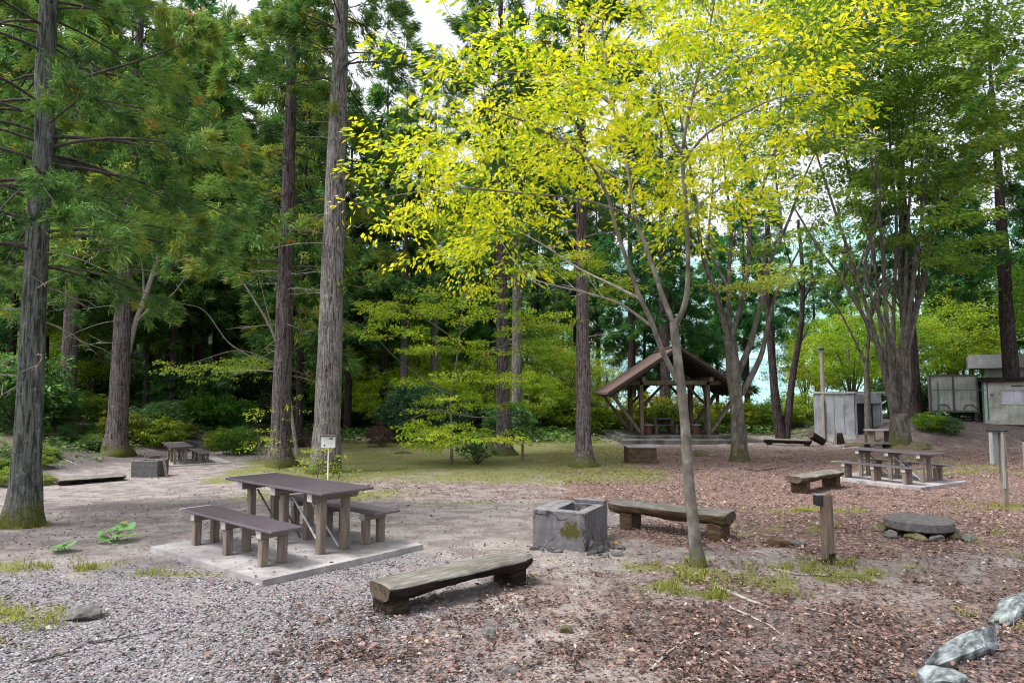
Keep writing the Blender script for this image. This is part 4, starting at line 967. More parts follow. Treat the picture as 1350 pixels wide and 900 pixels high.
sapling(446, 628, 18.6, .5, .3, 9, 'leaf_green', 'low green seedling right of the white signpost', .7)
sapling(340, 600, 23.5, .9, .4, 10, 'leaf_lime', 'low green seedling left of the brown cedar foot', .5)

# ------------------------------------------------------------------ picnic furniture
def table_thing(label, loc, rz, group):
    t = thing('picnic_table', label, 'table', loc, rz, group)
    MB().box((0, 0, .735), (2.28, .74, .032), bev=.006).build('tabletop', MAT['table_top'], t)
    MB().box((-1.147, 0, .737), (.014, .744, .036), bev=.003).build('edge_strip', MAT['edge_metal'], t)
    for x in (-.78, .03, .84):
        cb = MB().box((x, 0, .669), (.10, .66, .098), bev=.006).build('crossbeam', MAT['beam_wood'], t)
        MB().box((x, -.333, .669), (.096, .008, .094)).build('end_cap', MAT['pale_cap'], cb)
        for y in (-.17, .17): MB().box((x, y, .31), (.095, .085, .618), bev=.006).build('leg', MAT['table_wood'], t)
    for y in (-.17, .17):
        MB().cyl((.09, y * .6, .60), (.80, y - .055 * (1 if y > 0 else -1), .03), .013, n=8).build('brace', MAT['steel_rod'], t)
        MB().cyl((-.72, y - .05 * (1 if y > 0 else -1), .60), (-.03, y * .6, .03), .013, n=8).build('brace', MAT['dark_rod'], t)
    return t
def bench_thing(label, loc, rz, group):
    t = thing('picnic_bench', label, 'bench', loc, rz, group)
    MB().box((0, 0, .405), (2.19, .40, .03), bev=.006).build('seat', MAT['table_top'], t)
    MB().box((-1.102, 0, .407), (.014, .404, .034), bev=.003).build('edge_strip', MAT['edge_metal'], t)
    for x in (-.8, 0, .8):
        cb = MB().box((x, 0, .345), (.095, .34, .088), bev=.006).build('crossbeam', MAT['beam_wood'], t)
        MB().box((x, -.173, .345), (.09, .008, .084)).build('end_cap', MAT['pale_cap'], cb)
        for y in (-.115, .115): MB().box((x, y, .15), (.09, .085, .298), bev=.006).build('leg', MAT['table_wood'], t)
    return t
TG, BG = 'picnic tables in the clearing', 'benches of the picnic tables'
d1 = Vector((.762, -.648, 0)); d2 = Vector((.648, .762, 0)); O = Vector((-2.794, 8.73, .06)); RZ = math.atan2(d1.y, d1.x)
tb = table_thing('long brown picnic table on the pale concrete pad in front', tuple(O), RZ, TG)
bn = bench_thing('near bench on the pale concrete pad, closest to the gravel', tuple(O + d1 * .05 - d2 * .79), RZ, BG)
copy_tree(bn, tuple(O + d1 * .04 + d2 * .60), RZ, label='far bench on the pale concrete pad, partly hidden by the table')
MB().poly([(p.x, p.y) for p in PAD], -.08, .06).build('concrete_pad', MAT['pad'])
tag(bpy.data.objects['concrete_pad'], 'pale concrete pad under the nearest picnic table', 'slab')

RT = P(1176, 594, 18.1); e1 = Vector((.523, -.853, 0)); e2 = Vector((.853, .523, 0)); rz2 = math.atan2(e1.y, e1.x)
RT = Vector((RT.x, RT.y, -.40 + .07))
copy_tree(tb, tuple(RT), rz2, label='weathered picnic table on the leaf covered slab at the right')
copy_tree(bn, tuple(RT - e2 * .80), rz2, label='near bench of the right hand picnic table among red leaves')
copy_tree(bn, tuple(RT + e2 * .68), rz2, label='far bench of the right hand picnic table, behind its table')
o = MB().poly([tuple((RT + e1 * a + e2 * c2)[:2]) for a, c2 in [(-1.35, -1.15), (1.3, -1.15), (1.3, 1.1), (-1.35, 1.1)]], -.5, -.33).build('concrete_pad', MAT['pad'])
tag(o, 'concrete slab under the right hand picnic table', 'slab')
LT = base(238, 613); LT.z += .05; rz3 = math.atan2(-(LT.y), -(LT.x)) + .12
f1 = Vector((math.cos(rz3), math.sin(rz3), 0)); f2 = Vector((-f1.y, f1.x, 0))
LT = LT - f1 * 1.0
sc = (1, .95, .78)
copy_tree(tb, tuple(LT), rz3, sc, 'low picnic table far left by the forest edge, seen end on')
copy_tree(bn, tuple(LT - f2 * .76), rz3, sc, 'left bench of the far low picnic table at the forest edge')
copy_tree(bn, tuple(LT + f2 * .72), rz3, sc, 'right bench of the far low picnic table at the forest edge')
o = MB().poly([tuple((LT + f1 * a + f2 * c2)[:2]) for a, c2 in [(-1.4, -1.15), (1.3, -1.15), (1.3, 1.5), (-1.4, 1.5)]], LT.z - .15, LT.z).build('concrete_pad', MAT['pad'])
tag(o, 'low concrete slab under the far left picnic table', 'slab')

# ------------------------------------------------------------------ split log benches
def log_slab(L, W, T, seed, arch=.3, square=.0):
    """half log: flat worn top, rounded rough underside; long axis X, top at z=0; two material slots"""
    r = rg(seed); nx, na = 46, 22
    xs = np.linspace(-L / 2, L / 2, nx); vv = []; 
    for i, x in enumerate(xs):
        u = x / (L / 2); end = 1 - .16 * max(0, abs(u) - .9) / .1
        w = W / 2 * end * (1 + .10 * (vnoise(x * 2.2, seed, 1) - .5)); th = T * end * (1 - arch * (1 - u * u) * .9 + .18 * (vnoise(x * 3, seed + 4, 2) - .5))
        for k in range(na):
            a = 2 * math.pi * k / na
            cx, sy = math.cos(a), math.sin(a)
            y = w * np.sign(cx) * abs(cx) ** .7
            if sy >= 0: z = -.02 * (1 - sy) * 1.0 - .016 * (abs(cx) ** 6) + .007 * (vnoise(x * 5, y * 14, seed + 8) - .5)
            else: z = -.02 - th * abs(sy) ** .75 + .03 * (vnoise(x * 7, a * 5, seed + 6) - .5); y += .025 * (vnoise(x * 9, a * 4, seed + 3) - .5)
            vv.append((x + .03 * (vnoise(y * 9, z * 9, seed) - .5) * (1 if abs(u) > .97 else 0), y, z))
    n0 = len(vv); f = []
    for i in range(nx - 1):
        for k in range(na): f.append((i * na + k, (i + 1) * na + k, (i + 1) * na + (k + 1) % na, i * na + (k + 1) % na))
    me = bpy.data.meshes.new('seat'); fs = f + [tuple(range(na))[::1], tuple((nx - 1) * na + k for k in range(na))[::-1]]
    me.from_pydata(vv, [], fs)
    bm = bmesh.new(); bm.from_mesh(me); bmesh.ops.recalc_face_normals(bm, faces=bm.faces)
    for q in bm.faces: q.smooth = True; q.material_index = 0 if q.normal.z > .55 else 1
    for q in bm.faces:
        if len(q.verts) > 4: q.material_index = 2; q.smooth = False
    bm.to_mesh(me); bm.free(); return me
def log_bench(label, a, b_, zt, W, T, legs, seed, side='log_dark', top='log_top', arch=.3, legw=.26, tilt=0):
    a = Vector(a); b_ = Vector(b_); m = (a + b_) / 2; d = b_ - a; rz = math.atan2(d.y, d.x); g = gz(m.x, m.y)
    t = thing('log_bench', label, 'bench', (m.x, m.y, g), rz)
    me = log_slab(d.length, W, T, seed, arch); [me.materials.append(MAT[k]) for k in (top, side, 'end_grain')]
    link('seat', me, t, (0, 0, zt - g), (tilt, 0, 0))
    for q in legs:
        bm = MB().box((q * d.length / 2, 0, (zt - g - .06) / 2 - .06), (.20, W * .78, zt - g - .0), bev=.02)
        bm.build('leg', MAT[side], t)
    return t
def mid(p, q): return (p + q) / 2
log_bench('dark weathered split log bench in the foreground centre', mid(G(506, 775, .27), G(495, 761, .27)), mid(G(690, 732, .27), G(686, 723, .27)), .27, .42, .15, (-.86, .80), 3, arch=.25)
l2a = G(825, 697); l2b = G(943, 712)
dv = (l2b - l2a).normalized(); nv = Vector((-dv.y, dv.x, 0))
log_bench('thick brown log bench behind the concrete fire pit', l2a - dv * .28 + nv * .18, l2b + dv * .16 + nv * .18, .36, .44, .17, (-.70, .80), 5, 'log_brown', arch=.12)
p3 = G(1050, 651); p4 = P(1098, 640, p3.y + 1.5)
log_bench('stubby brown log bench just left of the right hand picnic table', Vector((p3.x + .0, p3.y + .15, 0)), Vector((p4.x + .1, p4.y, 0)), .02, .50, .17, (-.7, .72), 7, 'log_brown', arch=.1)
pa = base(1008, 580, 31); pb = base(1070, 581, 30)
log_bench('low flat log bench beyond the forked tree near the shed', pa, pb, gz(pa.x, pa.y) + .3, .5, .2, (-.8, .8), 9, 'log_dark', arch=.1)
pa = base(66, 640); pb = base(155, 633)
log_bench('low plank bench lying on the dirt far left', pa + Vector((0, .25, 0)), pb + Vector((0, .25, 0)), gz(pa.x, pa.y) + .17, .75, .10, (-.8, .8), 13, 'log_dark', arch=.0)

def fallen_log():
    b = base(1078, 580, 30.3); t = thing('fallen_log', 'short dark log leaning on its side next to the low flat bench', 'log', tuple(b), .5)
    T = Tubes(); T.add([(-.45, 0, .50), (-.1, 0, .34), (.3, 0, .18), (.34, 0, .165)], [.17, .18, .17, .165], 14, 0, .08)
    link('bark', T.mesh('bark', [MAT['log_dark']]), t)
    MB().cyl((-.47, 0, .508), (-.445, 0, .497), .165, n=14).build('cut_end', MAT['end_grain'], t)
fallen_log()

# ------------------------------------------------------------------ fire pits
def ring_box(m, x0, x1, y0, y1, z0, z1, w):
    m.box(((x0 + x1) / 2, y0 + w / 2, (z0 + z1) / 2), (x1 - x0, w, z1 - z0), bev=.012)
    m.box(((x0 + x1) / 2, y1 - w / 2, (z0 + z1) / 2), (x1 - x0, w, z1 - z0), bev=.012)
    m.box((x0 + w / 2, (y0 + y1) / 2, (z0 + z1) / 2 - .002), (w, y1 - y0 - 2 * w + .004, z1 - z0 - .002))
    m.box((x1 - w / 2, (y0 + y1) / 2, (z0 + z1) / 2 - .002), (w, y1 - y0 - 2 * w + .004, z1 - z0 - .002))
    return m
def fire_pit():
    A = G(702, 720); B = G(772, 728); Cc = G(811, 720)
    ex = (B - A); wx = ex.length; ex.normalize(); rz = math.atan2(ex.y, ex.x); wy = .86
    t = thing('fire_pit', 'cracked grey concrete fire pit with a moss patch in the centre', 'fire pit', (A.x, A.y, 0), rz)
    w = .13
    m = ring_box(MB(), 0, wx, 0, wy, -.12, .475, w); m.box((w + .07, wy / 2, .17), (.146, wy - 2 * w + .004, .596)); m.build('body', MAT['cement'], t)
    MB().box((wx / 2, wy / 2, .12), (wx - 2 * w, wy - 2 * w, .24)).build('ash_bed', MAT['ash'], t)
    MB().box((wx / 2 + .135, wy - w / 2, .497), (wx - .275, w - .006, .05), bev=.008).build('rim_block', MAT['cement'], t)
    # soot-dark broken corner foot
    return A, ex, wx, wy
PA, PX, PWX, PWY = fire_pit()

def rock_mesh(name, seed, d, mat, flat=.5, sub=3, rough=.35, cuts=5):
    r = rg(seed); bm = bmesh.new(); bmesh.ops.create_icosphere(bm, subdivisions=sub, radius=1)
    cs = [(norm(r.normal(0, 1, 3)), r.uniform(.45, .8)) for _ in range(cuts)]
    for v in bm.verts:
        p = np.array(v.co)
        for n, h in cs:
            q = p @ n
            if q > h: p = p - n * (q - h)
        k = 1 + rough * (vnoise(p[0] * 2.1 + seed, p[1] * 2.1 + p[2] * 1.7, seed) - .5) + rough * .35 * (vnoise(p[0] * 6 + seed, p[1] * 6 + p[2] * 5, seed + 2) - .5)
        v.co = Vector(p * k) * .5
        if v.co.z < -.25 * flat: v.co.z = -.25 * flat
    for v in bm.verts: v.co = Vector((v.co.x * d[0], v.co.y * d[1], v.co.z * d[2]))
    me = bpy.data.meshes.new(name); bm.to_mesh(me); bm.free(); me.materials.append(MAT[mat]); return me
def rock(label, p, d, seed, mat='stone', rz=0, up=.15, name='rock', tilt=0, group=None):
    o = link(name, rock_mesh(name, seed, d, mat), None, (p[0], p[1], gz(p[0], p[1]) + d[2] * (up - .06)), (tilt, 0, rz))
    return tag(o, label, name.replace('_', ' '), group)
rock('flat topped grey rock alone on the gravel at the left', G(110, 813), (.34, .26, .2), 21, 'stone', .2)
rock('small white pebble just right below the flat topped rock', G(64, 827), (.08, .06, .05), 22, 'pale_cap')
def slab_stone(label, a, b_, w, h, seed, tilt):
    a = G(*a); b_ = G(*b_); m = (a + b_) / 2; d = b_ - a
    rock(label, m, (d.length * 1.15, w, h), seed, 'stone_blue', math.atan2(d.y, d.x), .16, tilt=tilt)
slab_stone('long blue grey split stone at the bottom right corner', (1226, 884), (1320, 842), .2, .27, 123, .3)
slab_stone('second blue grey stone at the right edge above the corner one', (1308, 826), (1356, 795), .24, .24, 124, .35)
slab_stone('blue grey stone half cut off at the bottom edge', (1212, 912), (1262, 900), .26, .22, 125, .2)
rock('grey pointed stone below the foreground log bench', G(648, 838), (.14, .11, .13), 26, 'stone', .4)
rock('mossy olive stone below the foreground log bench', G(746, 831), (.19, .13, .1), 27, 'stone_moss', .1)
rock('small flat pale stone right of the mossy olive one', G(825, 824), (.13, .09, .05), 28, 'stone', .1)
rock('rounded grey stone near the bottom edge in the centre', G(673, 886), (.12, .1, .08), 29, 'stone', .3)
rock('broken brown wood lump left of the timber post', G(1026, 718), (.36, .24, .2), 30, 'log_brown', .2, name='wood_piece')
rock('pale flat lump right next to the broken brown one', G(1050, 717), (.34, .2, .12), 31, 'stone', .2)
rock('small dark stone at the front edge of the concrete pad', G(381, 762), (.10, .07, .06), 32, 'stone_dark')
rock('mossy boulder lying behind the yellow leaved tree near the pavilion', base(922, 600), (.95, .6, .42), 33, 'stone_moss', .3)
rock('low mossy hump left of the big many stemmed tree', base(1135, 583, 29.5), (1.6, .8, .4), 34, 'stone_moss', .1)
rock('leafy mossy mound at the foot of the many stemmed tree', base(1200, 585, 28.6), (2.0, 1.0, .5), 35, 'stone_moss', .0)
rock('flat brown wood piece lying in the lawn behind the near table', base(530, 597), (.9, .5, .12), 36, 'log_brown', .2, name='wood_piece')
rock('narrow dark wood piece lying farther back in the lawn', base(548, 588), (.6, .25, .1), 37, 'log_dark', .3, name='wood_piece')
RG = 'charred stones at the foot of the fire pit'
cA = PA; pr = rg(44)
for k in range(16):
    q = cA + PX * (PWX * pr.uniform(-.02, .6)) + Vector((PX.y, -PX.x, 0)) * pr.uniform(.03, .13)
    s = pr.uniform(.04, .09); rock('small charred stone along the front foot of the fire pit', q, (s * 1.3, s, s * .8), 100 + k, 'stone_dark' if k % 3 else 'stone', pr.random() * 6, .2, group=RG)
ey = Vector((-PX.y, PX.x, 0))
for k in range(15):
    q = cA + PX * (PWX + pr.uniform(.05, .42)) + ey * pr.uniform(-.15, .5)
    s = pr.uniform(.05, .13); rock('charred stone heaped right of the fire pit', q, (s * 1.3, s, s * .8), 130 + k, 'stone_dark' if k % 4 else 'stone', pr.random() * 6, .2, group='charred stones right of the fire pit')
q = cA + PX * (PWX + .12) + ey * .05
rock('largest charred block leaning on the right foot of the fire pit', q, (.2, .17, .24), 160, 'stone_dark', .4, .3)

def small_stove(label, px0, px1, py, H, stick=False, Y=None, cap=False):
    a = base(px0, py); b_ = base(px1, py); w = (b_ - a).length; x = (b_ - a).normalized(); rz = math.atan2(x.y, x.x)
    t = thing('fire_pit', label, 'fire pit', tuple(a), rz)
    ring_box(MB(), 0, w, 0, w * .85, -.1, H, .16).build('body', MAT['log_brown' if cap else 'disc'], t)
    MB().box((w / 2, w * .42, H * .3), (w - .33, w * .85 - .33, H * .5)).build('ash_bed', MAT['ash'], t)
    if cap: MB().box((w / 2, w * .42, H + .03), (w * 1.04, w * .9, .055), bev=.012).build('cap_slab', MAT['pad'], t)
    if stick: MB().beam((w + .22, .1, 0), (w + .03, .25, H + .05), .06, .04).build('stick', MAT['table_wood'], t)
small_stove('square concrete fire pit with pale lid left in front of the pavilion', 828, 866, 611, .52, cap=True)
small_stove('grey square fire pit in front of the far left picnic table', 172, 207, 629, .46, True)

# ------------------------------------------------------------------ posts and signs
def timber_post():
    b = base(1092, 740); t = thing('timber_post', 'short brown timber post with a black box at its top', 'post', tuple(b))
    T = Tubes(); z = np.array([-.1, 0, .2, .4, .6, .77, .785]); T.add(np.column_stack([0 * z, 0 * z, z]), [.075, .074, .071, .070, .068, .068, .060], 18, 0, .03)
    link('post', T.mesh('post', [MAT['post']]), t)
    T = Tubes(); T.add([(0, 0, -.05), (0, 0, .02), (0.01, 0, .12)], [.078, .077, .0735], 16, 0, .06, cap=False); link('dark_foot', T.mesh('dark_foot', [MAT['log_dark']]), t)  # second tube: collar darker than the post around its foot
    MB().box((-.10, -.01, .715), (.075, .10, .12), bev=.008).build('box', MAT['black'], t)
    MB().box((-.075, -.005, .782), (.14, .09, .008)).build('bracket', MAT['galv'], t)
timber_post()
def metal_post():
    b = base(1327, 667); t = thing('metal_post', 'tall weathered post with a galvanised channel at the right', 'post', tuple(b))
    h = 1.45; MB().box((-.02, 0, h / 2 - .05), (.10, .09, h), bev=.008).build('post', MAT['table_wood'], t)
    MB().box((-.05, -.052, h / 2 + .18), (.05, .012, h - .35)).build('edge_strip', MAT['galv'], t)
    m = MB(); m.box((-.16, .02, h - .33), (.17, .012, .62)); m.box((-.245, -.02, h - .33), (.012, .09, .62)); m.build('channel', MAT['galv'], t)
    MB().box((-.10, .0, h - .012), (.33, .14, .03)).build('cap', MAT['black'], t)
metal_post()
def edge_post():
    b = base(1354, 618); t = thing('edge_post', 'dark short post cut off by the right edge', 'post', tuple(b))
    MB().box((0, 0, .42), (.14, .12, .9), bev=.01).build('post', MAT['pole'], t); MB().box((0, 0, .885), (.145, .125, .04)).build('cap', MAT['black'], t)
edge_post()
def white_sign():
    b = base(432, 641); t = thing('signpost', 'small white sign box on a thin white pole behind the near table', 'sign', tuple(b), .08)
    MB().cyl((0, 0, -.1), (0, 0, 1.02), .017, n=8).build('pole', MAT['white_paint'], t)
    MB().box((.0, -.01, 1.12), (.34, .05, .28), bev=.006).build('board', MAT['white_paint'], t)
    MB().box((.0, -.02, 1.285), (.38, .13, .035), bev=.006).build('hood', MAT['disc'], t)
    MB().cyl((-.095, -.036, 1.04), (-.095, -.04, 1.04), .022, n=10).build('dark_mark', MAT['crack'], t)
    MB().box((.07, -.037, 1.21), (.09, .004, .035)).build('dark_mark', MAT['disc'], t)
white_sign()
def brown_sign():
    b = base(689, 606); t = thing('signpost', 'little brown signpost with a dark crossboard in the lawn', 'sign', tuple(b))
    MB().box((0, 0, .28), (.09, .08, .68), bev=.008).build('post', MAT['post'], t)
    MB().box((0, -.01, .66), (.30, .07, .10), bev=.006).build('board', MAT['black'], t)
    for x, wd in ((-.05, .10), (.09, .03)): MB().box((x, -.047, .66), (wd, .004, .045)).build('white_mark', MAT['white_paint'], t)
brown_sign()
def stone_disc():
    c = G(1211, 690, .14); g = gz(c.x, c.y); t = thing('stone_table', 'round dark stone disc lying on rough stones at the right', 'stone disc', (c.x, c.y, g))
    MB().cyl((0, 0, .11), (0, 0, .235), .43, n=48, bev=.015).build('lid', MAT['disc'], t)
    for k, (x, y, s, sd) in enumerate([(-.46, -.12, .22, 61), (-.28, -.34, .26, 62), (.02, -.40, .20, 63), (.36, -.2, .30, 64), (.2, .3, .3, 65), (-.3, .3, .3, 66), (.45, -.35, .22, 67)]):
        link('support_stone', rock_mesh('support_stone', sd, (s * 1.25, s * .8, s * .62), 'stone_moss' if k % 2 else 'stone'), t, (x, y, .035), (0, 0, sd))
stone_disc()

# sticks and roots on the ground
def stick(label, pp, r0, mat='dead_wood', name='stick', lift=.012):
    T = Tubes(); pts = [G(*q) for q in pp]; pts = [(p.x, p.y, gz(p.x, p.y) + lift) for p in pts]
    n = len(pts); T.add(pts, np.linspace(r0, r0 * .35, n), 6, 0, .1)
    o = link(name, T.mesh(name, [MAT[mat]])); tag(o, label, name.replace('_', ' '))
stick('thick pale stick right of the yellow leaved tree foot', [(945, 774), (965, 784), (990, 793), (1012, 799)], .028)
stick('thin pale stick below the thick one, pointing at the corner', [(962, 800), (985, 812), (1015, 825), (1032, 840)], .013)
stick('pale forked root near the bottom edge right of centre', [(858, 886), (880, 862), (902, 847), (918, 842)], .014)
stick('long pale root running to the bottom edge', [(925, 862), (950, 872), (970, 884), (985, 896)], .014)
stick('pale stick lying left of the timber post', [(1022, 752), (1050, 757), (1085, 760), (1140, 761)], .018)
stick('short bent pale stick in the grass behind the tree foot', [(998, 728), (1012, 733), (1020, 742)], .014)
stick('thin dark twig on the gravel at bottom left', [(40, 873), (80, 862), (110, 850)], .008, 'twig')
stick('thin dark twig in the gravel centre left', [(128, 845), (165, 840), (205, 832)], .007, 'twig')
stick('thin brown twig across the humus at right', [(1060, 800), (1100, 812), (1135, 830)], .008)
stick('brown fallen branch on the left bank', [(80, 603), (95, 610), (106, 615)], .03, 'dead_wood')
stick('dark root under the forked tree among red leaves', [(975, 619), (1000, 620), (1040, 615)], .03, 'twig')
rr = rg(171)
for k in range(26):
    x = rr.uniform(60, 1300); y = rr.uniform(735, 890); a = rr.random() * 6.28; l = rr.uniform(12, 34)
    if on_pad(*[np.array([c]) for c in G(x, y)[:2]])[0]: continue
    stick('short thin twig lying among the ground litter', [(x, y), (x + l * .5 * math.cos(a) + 3, y + l * .2 * math.sin(a)), (x + l * math.cos(a), y + l * .4 * math.sin(a))], rr.uniform(.004, .007), 'twig' if k % 2 else 'dead_wood')
    C.objects[-1]['group'] = 'twigs lying on the ground'

def butterbur(label, px, py, spec):
    b = base(px, py); t = thing('butterbur_plant', label, 'plant', tuple(b)); r = rg(px)
    for (x, y, h, s, hue) in spec:
        bm = bmesh.new(); c = bm.verts.new((0, 0, -.012)); ring = []
        n = 22
        for k in range(n):
            a = k / n * 6.283; q = s * (1 - .55 * math.exp(-((a - 3.14) / .25) ** 2)) * (1 + .04 * math.sin(a * 7)); ring.append(bm.verts.new((q * math.cos(a), q * math.sin(a) * .92, .018 * math.sin(a * 3) + .01)))
        for k in range(n): bm.faces.new((c, ring[k], ring[(k + 1) % n]))
        me = bpy.data.meshes.new('leaf'); bm.to_mesh(me); bm.free(); me.materials.append(MAT['butterbur'])
        at = me.attributes.new('tint', 'FLOAT', 'POINT'); at.data.foreach_set('value', np.clip(hue + r.normal(0, .06, len(me.vertices)), 0, 1).astype(np.float32))
        for p in me.polygons: p.use_smooth = True
        link('leaf', me, t, (x, y, h), (r.normal(.15, .15), r.normal(0, .15), r.random() * 6.28))
        T = Tubes(); T.add([(0, 0, -.02), (x * .5, y * .5, h * .6), (x, y, h - .012)], [.008, .006, .004], 5); link('stalk', T.mesh('stalk', [MAT['butterbur']]), t)
butterbur('broad leaved green plant clump at the left end of the concrete pad', 152, 712, [(-.1, 0, .14, .13, .5), (.08, .05, .17, .14, .45), (.16, -.08, .10, .15, .6), (-.08, -.12, .06, .12, .35), (.02, .12, .22, .08, 1.)])
butterbur('single broad green leaf plant left of the leafy clump', 85, 726, [(0, 0, .07, .15, .35), (-.1, .05, .05, .09, .5)])

# ------------------------------------------------------------------ pavilion
def pavilion():
    cx, Y0 = 7.92, 32.6; g = gz(cx, Y0); D = 3.4; hw = 3.3; px = 1.62
    ze, zr = 2.34, 4.5
    t = thing('pavilion', 'open timber pavilion with red brown shingle roof and diagonal braces', 'pavilion', (cx, Y0, g))
    st = MB(); st.box((0, D / 2 - .2, .06), (5.6, D + 2.6, .28), bev=.02); st.build('step', MAT['step_stone'], t)
    st = MB(); st.box((-.1, D / 2 + .1, .27), (4.9, D + 1.6, .16), bev=.02); st.build('platform', MAT['step_stone'], t)
    P0 = .35
    for sx in (-1, 1):
        for y in (0, D):
            for k in (0, .34):
                MB().box((sx * (px + (.0 if k == 0 else -.02)), y + (k if y == 0 else -k), (P0 + 2.9) / 2), (.17, .17, 2.9 - P0), bev=.012).build('post', MAT['pav_wood'], t)
            for k in (-.09, .22):
                MB().beam((sx * (px + .09), y + k, P0 + .12), (sx * (hw - .18), y + k, ze + .06), .09, .13).build('brace', MAT['pav_wood'], t)
            MB().beam((sx * (px - .08), y + .03, 1.75), (sx * .55, y + .03, 2.78), .09, .12).build('brace', MAT['pav_dark'], t)
        MB().beam((sx * px, -.7, 3.02), (sx * px, D + .7, 3.02), .16, .2).build('purlin', MAT['pav_wood'], t)
        MB().beam((sx * (hw - .2), -.8, ze + .12), (sx * (hw - .2), D + .8, ze + .12), .12, .14).build('eave_beam', MAT['pav_wood'], t)
        for y in (.8, D - .8):
            MB().beam((sx * px, y - .6 if y < D / 2 else y + .6, 1.9), (sx * px, y + .2 if y < D / 2 else y - .2, 2.9), .09, .11).build('brace', MAT['pav_dark'], t)
    for y in (0, D):
        MB().beam((-px - .62, y - .0, 2.86), (px + .62, y, 2.86), .17, .22, .012).build('tie_beam', MAT['pav_wood'], t)
        MB().box((0, y, 3.62), (.14, .14, 1.3)).build('king_post', MAT['pav_wood'], t)
    MB().beam((0, -.85, zr - .22), (0, D + .85, zr - .22), .16, .2).build('ridge_beam', MAT['pav_wood'], t)
    sl = (zr - ze) / hw; L = math.hypot(hw, zr - ze)
    for sx in (-1, 1):
        ang = math.atan2(zr - ze, hw)
        bm = bmesh.new(); y0, y1 = -1.0, D + 1.0
        vs = [bm.verts.new((sx * x, y, z)) for x, z in ((hw + .1, ze - .06), (0, zr)) for y in (y0, y1)]
        up = [bm.verts.new((v.co.x, v.co.y, v.co.z + .11)) for v in vs]
        q = [(0, 1, 3, 2)]
        top = bm.faces.new([up[0], up[1], up[3], up[2]]); bot = bm.faces.new([vs[2], vs[3], vs[1], vs[0]])
        for a, b2 in ((0, 1), (1, 3), (3, 2), (2, 0)): bm.faces.new((vs[a], vs[b2], up[b2], up[a]))
        uv = bm.loops.layers.uv.new()
        for f in bm.faces:
            for l in f.loops: l[uv].uv = (l.vert.co.y, math.hypot(l.vert.co.x, l.vert.co.z - zr))
        bmesh.ops.recalc_face_normals(bm, faces=bm.faces)
        me = bpy.data.meshes.new('roof'); bm.to_mesh(me); bm.free(); me.materials.append(MAT['tiles']); rf = link('roof', me, t)
        MB().beam((sx * (hw + .1), y0 - .03, ze - .06), (sx * .03, y0 - .03, zr - .0), .05, .12).build('bargeboard', MAT['pav_dark'], rf)
        MB().beam((sx * (hw + .0), y0 + .10, ze - .15), (sx * .05, y0 + .10, zr - .1), .1, .1).build('rafter', MAT['pav_dark'], rf)
        for k in range(6):
            y = y0 + .8 + k * .75; MB().beam((sx * (hw - .05), y, ze - .12), (sx * .05, y, zr - .10), .07, .1).build('rafter', MAT['pav_dark'], rf)
        MB().beam((sx * (hw + .02), (y0 + y1) / 2, ze - .088), (sx * .02, (y0 + y1) / 2, zr - .030), y1 - y0 - .04, .02).build('ceiling_board', MAT['pav_dark'], rf)
    MB().beam((0, -1.06, zr + .10), (0, D + 1.06, zr + .10), .30, .10, .02).build('ridge_cap', MAT['tiles'], t)
    g2 = g + .35
    q = thing('picnic_table', 'small grey table under the pavilion roof', 'table', (cx - .25, Y0 + 1.6, g2))
    MB().box((0, 0, .72), (1.3, .75, .07), bev=.01).build('tabletop', MAT['step_stone'], q)
    for x in (-.42, .42): MB().box((x, 0, .34), (.16, .5, .68), bev=.01).build('leg', MAT['pav_wood'], q)
    for sy, l in ((-1, 'front bench under the pavilion roof before its table'), (1, 'rear bench under the pavilion roof behind its table')):
        q = thing('picnic_bench', l, 'bench', (cx - .25, Y0 + 1.6 + sy * .78, g2))
        MB().box((0, 0, .43), (1.5, .32, .06), bev=.01).build('seat', MAT['step_stone'], q)
        for x in (-.5, .5): MB().box((x, 0, .2), (.14, .24, .4), bev=.01).build('leg', MAT['pav_wood'], q)
    for sx, l in ((-1, 'left red brown stool at the pavilion posts'), (1, 'right red brown stool at the pavilion posts')):
        q = thing('stool', l, 'stool', (cx + sx * 1.2, Y0 + .7, g2))
        MB().box((0, 0, .44), (.42, .42, .07), bev=.015).build('seat', MAT['pad'], q)
        MB().cyl((0, 0, 0), (0, 0, .405), .17, .15, n=14).build('leg', MAT['brick_red'], q)
pavilion()

